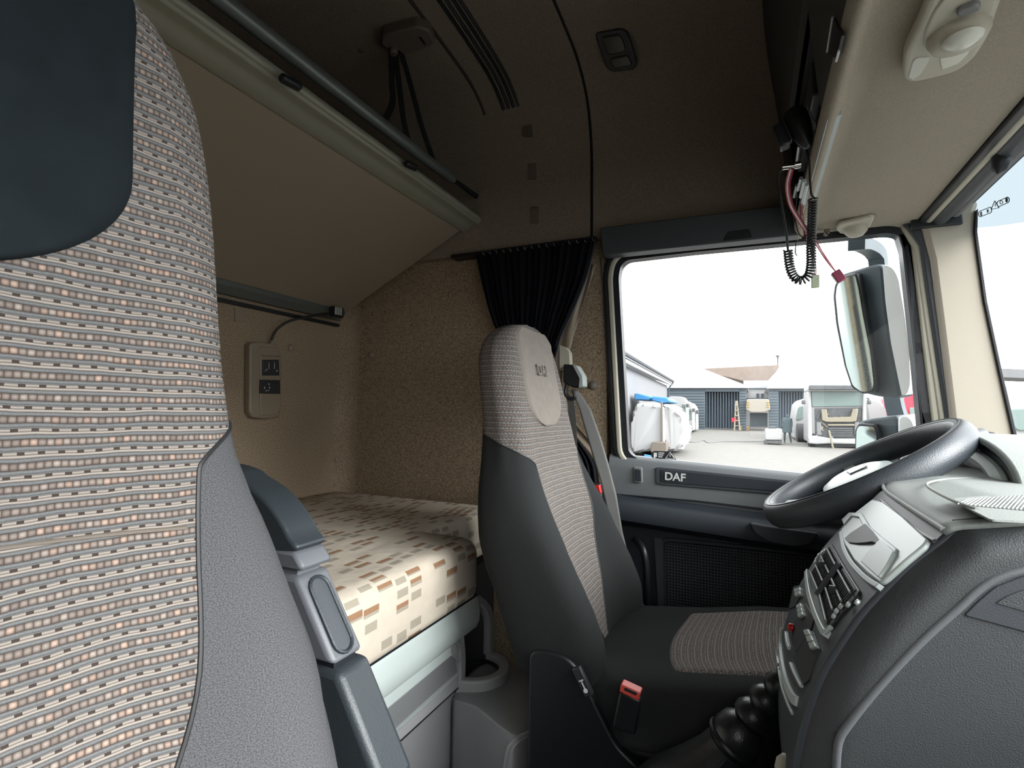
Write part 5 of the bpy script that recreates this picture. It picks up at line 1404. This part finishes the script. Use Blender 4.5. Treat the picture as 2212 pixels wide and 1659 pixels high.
outp([(1722, 872), (1732, 862), (1746, 860), (1746, 945), (1716, 948), (1716, 910)], 31.8, 4, 'paint_white', 'cab', t2, .08)
outp([(1724, 880), (1736, 876), (1734, 905), (1718, 908)], 31.7, .1, 'screen_teal', 'windscreen', t2, .02, .1)
wheel(atY(1729, 940, 31.5), .62, .4, t2); wheel(atY(1742, 942, 31.3), .55, .3, t2)
# long white row of trucks at left
lc = ['nearest white truck cab in the row beyond the wrapped cabs', 'middle white truck cab in the row by the blue shed', 'farthest white truck cab at the right end of row']
for i, (x0, x1, yt, yb, yy) in enumerate(((1440, 1484, 856, 938, 34), (1468, 1497, 866, 937, 35.4), (1484, 1505, 870, 936, 36.8))):
    t = thing('parked_truck', tuple(atY((x0+x1)/2, yb, yy)), lc[i], 'truck', 'white trucks parked in a row')
    outp([(x0, yt+4), (x0+6, yt), (x1-8, yt+1), (x1, yt+12), (x1+1, yb-6), (x0, yb-4)], yy, 1.2, 'paint_white', 'cab', t, .1, .15)
    outp([(x1-10, yt+17), (x1-3, yt+18), (x1-2, yt+40), (x1-9, yt+42)], yy-.05, .1, 'screen_teal', 'side_window', t, .02)
    outp([(x1-2, yt+16), (x1+4, yt+16), (x1+4, yt+24), (x1-2, yt+24)], yy-.3, .2, 'engine_dark', 'mirror', t, .03)
    wheel(atY(x1-9, yb-3, yy-.05), .42, .3, t)
# wrapped cabs
YW = 21.2
wc_ = thing('wrapped_cab', tuple(atY(1410, 975, YW)), 'lorry cab wrapped in white plastic sheet with blue top at far left', 'cab')
def blob(px, y, dep, m, nm, par, amp=.06, seed=1):
    P = [atY(a, b, y) for a, b in px]; P = rnd(P, .25, 3)
    rings = []
    rnd_ = random.Random(seed); c = sum(P, Vector())/len(P)
    for j, f in enumerate((0, .04, .15, .5, .85, 1)):
        s = (.86, .95, 1, 1.01, .98, .85)[j]
        rings.append([c+(p-c)*s+Vector((rnd_.uniform(-amp, amp), dep*f+rnd_.uniform(-amp, amp), rnd_.uniform(-amp, amp)*.5)) for p in P])
    return mk(nm, loft(rings), m, par, ang=30)
blob([(1372, 872), (1400, 868), (1430, 874), (1436, 900), (1434, 985), (1420, 978), (1392, 976), (1366, 984), (1358, 970), (1362, 900)], YW, 3, 'wrap', 'plastic_sheet', wc_, .07, 3)
blob([(1430, 868), (1452, 876), (1468, 892), (1480, 930), (1474, 968), (1452, 978), (1436, 970), (1430, 920)], YW+.4, 3, 'wrap', 'side_sheet', wc_, .08, 5)
outp([(1370, 850), (1378, 850), (1410, 858), (1400, 864), (1370, 864)], YW+1, 2.4, 'tarp_blue', 'roof_tarp', wc_, .04)
outp([(1408, 856), (1440, 858), (1450, 868), (1430, 872), (1404, 864)], YW+1.2, 2.4, 'tarp_blue', 'roof_tarp', wc_, .05)
outp([(1427, 868), (1431, 868), (1432, 962), (1428, 962)], YW-.05, .1, 'rust', 'tie_strap', wc_, .01)
outp([(1408, 955), (1440, 955), (1440, 972), (1432, 984), (1410, 984), (1404, 972)], YW-.4, .6, 'rust', 'pallet', wc_, .03)
st_ = thing('blue_trestle', tuple(atY(1425, 997, 19)), 'small light blue metal trestle just beyond the window sill', 'trestle')
for (p, q) in (((1392, 984), (1458, 996)), ((1392, 996), (1458, 998)), ((1396, 984), (1400, 998)), ((1440, 990), (1444, 1000)), ((1455, 992), (1458, 1002))):
    mk('bar', tube([atY(*p, 19), atY(*q, 19)], .045, 6), 'tarp_blue' if p[1] < 990 else 'screen_teal', st_)
# tank + person
tn_ = thing('fuel_tank', tuple(atY(1671, 958, 25)), 'white rounded fuel tank on a low black stand in the yard', 'tank')
outp([(1654, 926), (1688, 926), (1690, 930), (1690, 948), (1687, 951), (1655, 951), (1652, 948), (1652, 930)], 28.9, .7, 'paint_white', 'tank_body', tn_, .12)
outp(rec(1660, 922, 1676, 926), 29.1, .3, 'engine_dark', 'tank_cap', tn_, .02)
outp(rec(1650, 952, 1690, 956), 28.8, .8, 'engine_dark', 'stand', tn_, .02)
for x0 in (1653, 1683): outp(rec(x0, 955, x0+4, 960), 28.8, .2, 'engine_dark', 'foot', tn_, .01)
o = mk('yard_hose', tube(cat([G(1480, 954), G(1500, 956), G(1520, 952), G(1530, 957), G(1560, 955), G(1610, 955), G(1650, 954)], 5), .03, 6), 'engine_dark', loc=tuple(G(1560, 955)))
tag(o, 'thin dark hose lying across the yard toward the white tank', 'hose')
# person: continuous skinned figure seen from behind
def skin(name, joints, edges, m, par=None, sub=1):
    me = bpy.data.meshes.new(name); base = OFF[par.name] if par else Vector()
    me.from_pydata([tuple(Vector(j[0])-base) for j in joints], edges, [])
    o = bpy.data.objects.new(name, me); COL.objects.link(o); me.materials.append(M[m])
    if par: o.parent = par; OFF[o.name] = base
    md = o.modifiers.new('skin', 'SKIN'); md.use_smooth_shade = True
    for i, j in enumerate(joints):
        r_ = j[1] if isinstance(j[1], tuple) else (j[1], j[1]); me.skin_vertices[0].data[i].radius = r_
        me.skin_vertices[0].data[i].use_root = (i == 0)
    if sub: s_ = o.modifiers.new('sub', 'SUBSURF'); s_.levels = sub; s_.render_levels = sub
    return o
YP_ = 30.0
fp = atY(1701, 957, YP_); 
pe = thing('person', tuple(fp), 'person in long dark grey coat standing in the yard beside the lorry', 'person')
H_ = (atY(1701, 893, YP_)-fp).z; S_ = H_/1.75
def pt_(x, y, z): return (fp.x+x*S_, fp.y+y*S_, fp.z+z*S_)
J = [(pt_(0, 0, .95), .15), (pt_(0, 0, 1.2), .16), (pt_(0, 0, 1.42), .15), (pt_(0, 0, 1.52), .06), (pt_(0, -.02, 1.62), .095), (pt_(0, -.02, 1.70), .07),
     (pt_(-.2, 0, 1.42), .07), (pt_(-.25, .02, 1.13), .055), (pt_(-.22, -.08, .90), .04), (pt_(.2, 0, 1.42), .07), (pt_(.25, .02, 1.13), .055), (pt_(.22, -.08, .90), .04),
     (pt_(-.1, 0, .88), .10), (pt_(-.14, 0, .48), .07), (pt_(-.15, .02, .08), .045), (pt_(-.15, -.12, .03), .04), (pt_(.1, 0, .88), .10), (pt_(.14, .05, .48), .07), (pt_(.19, .1, .08), .045), (pt_(.19, -.04, .03), .04)]
E_ = [(0, 1), (1, 2), (2, 3), (3, 4), (4, 5), (2, 6), (6, 7), (7, 8), (2, 9), (9, 10), (10, 11), (0, 12), (12, 13), (13, 14), (14, 15), (0, 16), (16, 17), (17, 18), (18, 19)]
skin('body', [(p, r*S_) for p, r in J], E_, 'coat', pe)
rings = []
for z, w_, d_ in ((.62, .27, .19), (.9, .24, .17), (1.15, .22, .155), (1.38, .24, .15), (1.47, .15, .11)):
    rings.append([Vector(pt_(w_*math.cos(2*PI*j/20), d_*math.sin(2*PI*j/20), z)) for j in range(20)])
mk('coat', loft(rings), 'coat', pe, ang=60)
# right side: red truck, digger, white house, rubble
rt = thing('red_truck', tuple(atY(1975, 925, 30)), 'red lorry partly hidden behind the mirror and front pillar', 'truck')
outp([(1950, 875), (1956, 853), (1966, 849), (2010, 849), (2010, 962), (1950, 962)], 30, 5, 'red_paint', 'cab', rt, .1, .2)
outp([(1964, 880), (2004, 882), (2004, 908), (1968, 908)], 29.9, .1, 'screen_teal', 'windscreen', rt, .02, .1)
wheel(atY(1990, 950, 29.8), .5, .3, rt)
dg = thing('yellow_digger', tuple(atY(1917, 910, 34)), 'small patch of yellow machine behind the mirror arm', 'machine')
outp([(1908, 880), (1926, 882), (1926, 904), (1906, 902)], 34, 1, 'yellow', 'machine_body', dg, .06)
outp([(1904, 874), (1912, 876), (1910, 905), (1904, 905)], 33.9, .4, 'engine_dark', 'machine_frame', dg, .04)
wh2 = thing('white_house', tuple(atY(1985, 900, 48)), 'white two storey house behind the red lorry', 'house')
outp(rec(1958, 770, 2030, 900), 48, 5, 'paint_white', 'wall', wh2, .02)
for y0 in (800, 838): outp(rec(1966, y0, 1980, y0+10), 47.9, .1, 'wall_render', 'window', wh2, .01)
wr_ = thing('wrapped_pallets', tuple(atY(1890, 925, 31)), 'white sheeted heap beside the dismantled truck', 'sheeted heap')
blob([(1872, 865), (1890, 860), (1905, 870), (1918, 900), (1920, 925), (1872, 925)], 31, 2.5, 'wrap', 'sheet', wr_, .09, 9)
vn = thing('white_van', tuple(atY(2260, 960, 9)), 'white vehicle seen through the windscreen at the right edge', 'van')
outp([(2170, 830), (2200, 832), (2300, 840), (2420, 850), (2420, 975), (2176, 955)], 14, 3, 'paint_white', 'van_body', vn, .15, .3)
outp([(2184, 884), (2215, 882), (2260, 886), (2255, 926), (2198, 932), (2186, 915)], 13.9, .1, 'screen_teal', 'van_window', vn, .02, .1)
outp([(2150, 795), (2260, 800), (2420, 806), (2420, 826), (2160, 815)], 60, 4, 'wall_render', 'far_roof', None)
tag(bpy.data.objects['far_roof'], 'faint grey roof ridge on the skyline through the windscreen', 'roof')

# --- mirror assembly on the door, just outside
ma = thing('door_mirrors', (.43, 2.15, 1.1), 'large door mirror pair on a dark arm outside the driver window', 'mirror')
YM = 2.13
NM = Vector((-.68, -.715, -.10)).normalized()
def mo(px, y): return [on(a, b, NM, Vector((.36, YM, 0))-NM*(y-YM)) for a, b in px]
arm_p = cat([atY(1850, 528, 1.95), atY(1868, 530, 2.02), atY(1890, 545, 2.10), atY(1898, 575, 2.14), atY(1908, 720, 2.18), atY(1930, 860, 2.18), atY(1940, 900, 2.18)], 5)
mk('mirror_arm', tube(arm_p, 1, prof=[(.024, -.018), (.024, .018), (-.024, .018), (-.024, -.018)], up=(1, 0, 0)), 'mirror_dark', ma, bevel=.006)
hd = [(1800, 625), (1806, 602), (1818, 592), (1850, 582), (1880, 573), (1906, 570), (1912, 640), (1925, 750), (1938, 810), (1946, 862), (1900, 858), (1865, 850), (1842, 838), (1828, 800), (1810, 720)]
mk('mirror_housing', prism(rnd(mo(hd, YM+.03), .02), -NM*.07), 'mirror_dark', ma, bevel=.012, seg=3)
fr2 = [(1798, 640), (1802, 612), (1820, 596), (1850, 588), (1858, 620), (1868, 680), (1884, 760), (1892, 830), (1888, 848), (1862, 852), (1838, 838), (1822, 790), (1804, 700)]
mf = mk('mirror_frame', prism(rnd(mo(fr2, YM+.005), .012), -NM*.03), 'rubber', ma, bevel=.006)
gl2 = [(1805, 640), (1808, 616), (1822, 601), (1847, 594), (1854, 622), (1864, 682), (1880, 762), (1887, 830), (1883, 844), (1862, 847), (1842, 833), (1828, 790), (1811, 700)]
gp_ = rnd(mo(gl2, YM), .010)
mk('mirror_glass', prism([p for p in gp_], -NM*.004), 'mirror', mf, smooth=False)
sh2 = [(1906, 570), (1928, 578), (1940, 600), (1954, 680), (1964, 760), (1966, 830), (1960, 850), (1948, 856), (1938, 810), (1924, 740), (1912, 650)]
mk('mirror_shell', prism(rnd(mo(sh2, YM+.02), .015), -NM*.12), 'mirror_shell', ma, bevel=.015, seg=3)
lo = [(1848, 925), (1856, 910), (1880, 904), (1938, 898), (1942, 930), (1940, 1010), (1846, 1010)]
mk('lower_housing', prism(rnd(mo(lo, YM+.03), .015), -NM*.08), 'mirror_dark', ma, bevel=.010, seg=3)
lg = [(1850, 930), (1855, 920), (1888, 922), (1893, 940), (1894, 1010), (1848, 1010)]
lf = mk('lower_frame', prism(rnd(mo([(1846, 928), (1854, 914), (1890, 917), (1898, 940), (1898, 1010), (1846, 1010)], YM+.01), .008), -NM*.03), 'rubber', ma, bevel=.004)
mk('lower_glass', prism(rnd(mo(lg, YM+.005), .008), -NM*.004), 'mirror', lf, smooth=False)
mk('lower_shell', prism(rnd(mo([(1938, 898), (1962, 898), (1974, 915), (1976, 960), (1970, 1010), (1938, 1010)], YM+.02), .015), -NM*.12), 'mirror_shell', ma, bevel=.012, seg=3)

# --- stickers on the panes
sk1 = thing('window_sticker', tuple(atY(1432, 985, 1.762)), 'black warning sticker with lorry symbol at lower corner of driver window', 'sticker')
YK = 1.762
mk('sticker_base', plate([(1408, 977), (1413, 974), (1440, 975), (1447, 974), (1461, 993), (1410, 990), (1406, 984)], lambda a, b: atY(a, b, YK), (0, .0008, 0)), 'label_black', sk1)
mk('triangle', tube([atY(a, b, YK-.0006) for a, b in ((1438, 990), (1447, 977), (1457, 991))], .0012, 5, closed=True), 'white', sk1)
mk('exclamation', tube([atY(1447, 981, YK-.0006), atY(1447.6, 987, YK-.0006)], .0010, 5), 'white', sk1)
mk('truck_symbol', plate([(1412, 978), (1419, 978), (1419, 987), (1412, 986)], lambda a, b: atY(a, b, YK-.0006), (0, .0005, 0)), 'white', sk1)
mk('symbol_wheel', lathe([(.003, 0), (.003, .0006)], atY(1414, 988, YK-.0006), (0, -1, 0), 10), 'white', sk1)
for q in range(3): mk('printed_line', plate([(1422, 977.5+q*4), (1435-q*2, 978+q*4), (1435-q*2, 980+q*4), (1422, 979.5+q*4)], lambda a, b: atY(a, b, YK-.0006), (0, .0005, 0)), 'white', sk1)
sk2 = thing('windscreen_sticker', tuple(on(2145, 445, (1, 0, .125), (xw(1.7), 0, 1.7))), 'row of small black warning symbols printed on the tinted windscreen corner', 'sticker')
def wv(a, b, d=.001): return on(a, b, (1, 0, .125), (xw(1.7)+.004-d, 0, 1.7))
def loop(nm, px, r_=.0010, m_='label_black', cl=True): return mk(nm, tube([wv(a, b) for a, b in px], r_, 5, closed=cl), m_, sk2)
def pill(cx, cy, dx, dy, h):
    o = []
    for i in range(16):
        a = 2*PI*i/16; L_ = 1 if math.cos(a) > 0 else -1
        o.append((cx+L_*dx+h*math.cos(a)*.9, cy+L_*dy+h*math.sin(a)))
    return o
loop('outline_pill', pill(2128, 458, 8, -4, 7)); mk('seal_disc', lathe([(.006, 0), (.006, .0006)], wv(2119, 462), (1, 0, .125), 14), 'label_black', sk2)
mk('seal_centre', lathe([(.0028, 0), (.0028, .0006)], wv(2119, 462, .002), (1, 0, .125), 12), 'white', sk2)
loop('triangle', [(2141, 452), (2149, 434), (2158, 449)]); loop('exclamation', [(2150, 440), (2150, 446)], .0009, cl=False)
loop('outline_pill', pill(2167, 436, 7, -4, 7)); mk('seal_disc', lathe([(.006, 0), (.006, .0006)], wv(2174, 432), (1, 0, .125), 14), 'label_black', sk2)
loop('ring_mark', pill(2163, 437, 0, 0, 3.5), .0008)
cc0 = wv(2134, 456); xd = wv(2142, 452)-wv(2126, 460)
text('numerals', '85', .012, .0004, 'label_black', cc0, xd, wv(2134, 446)-wv(2134, 466), sk2)
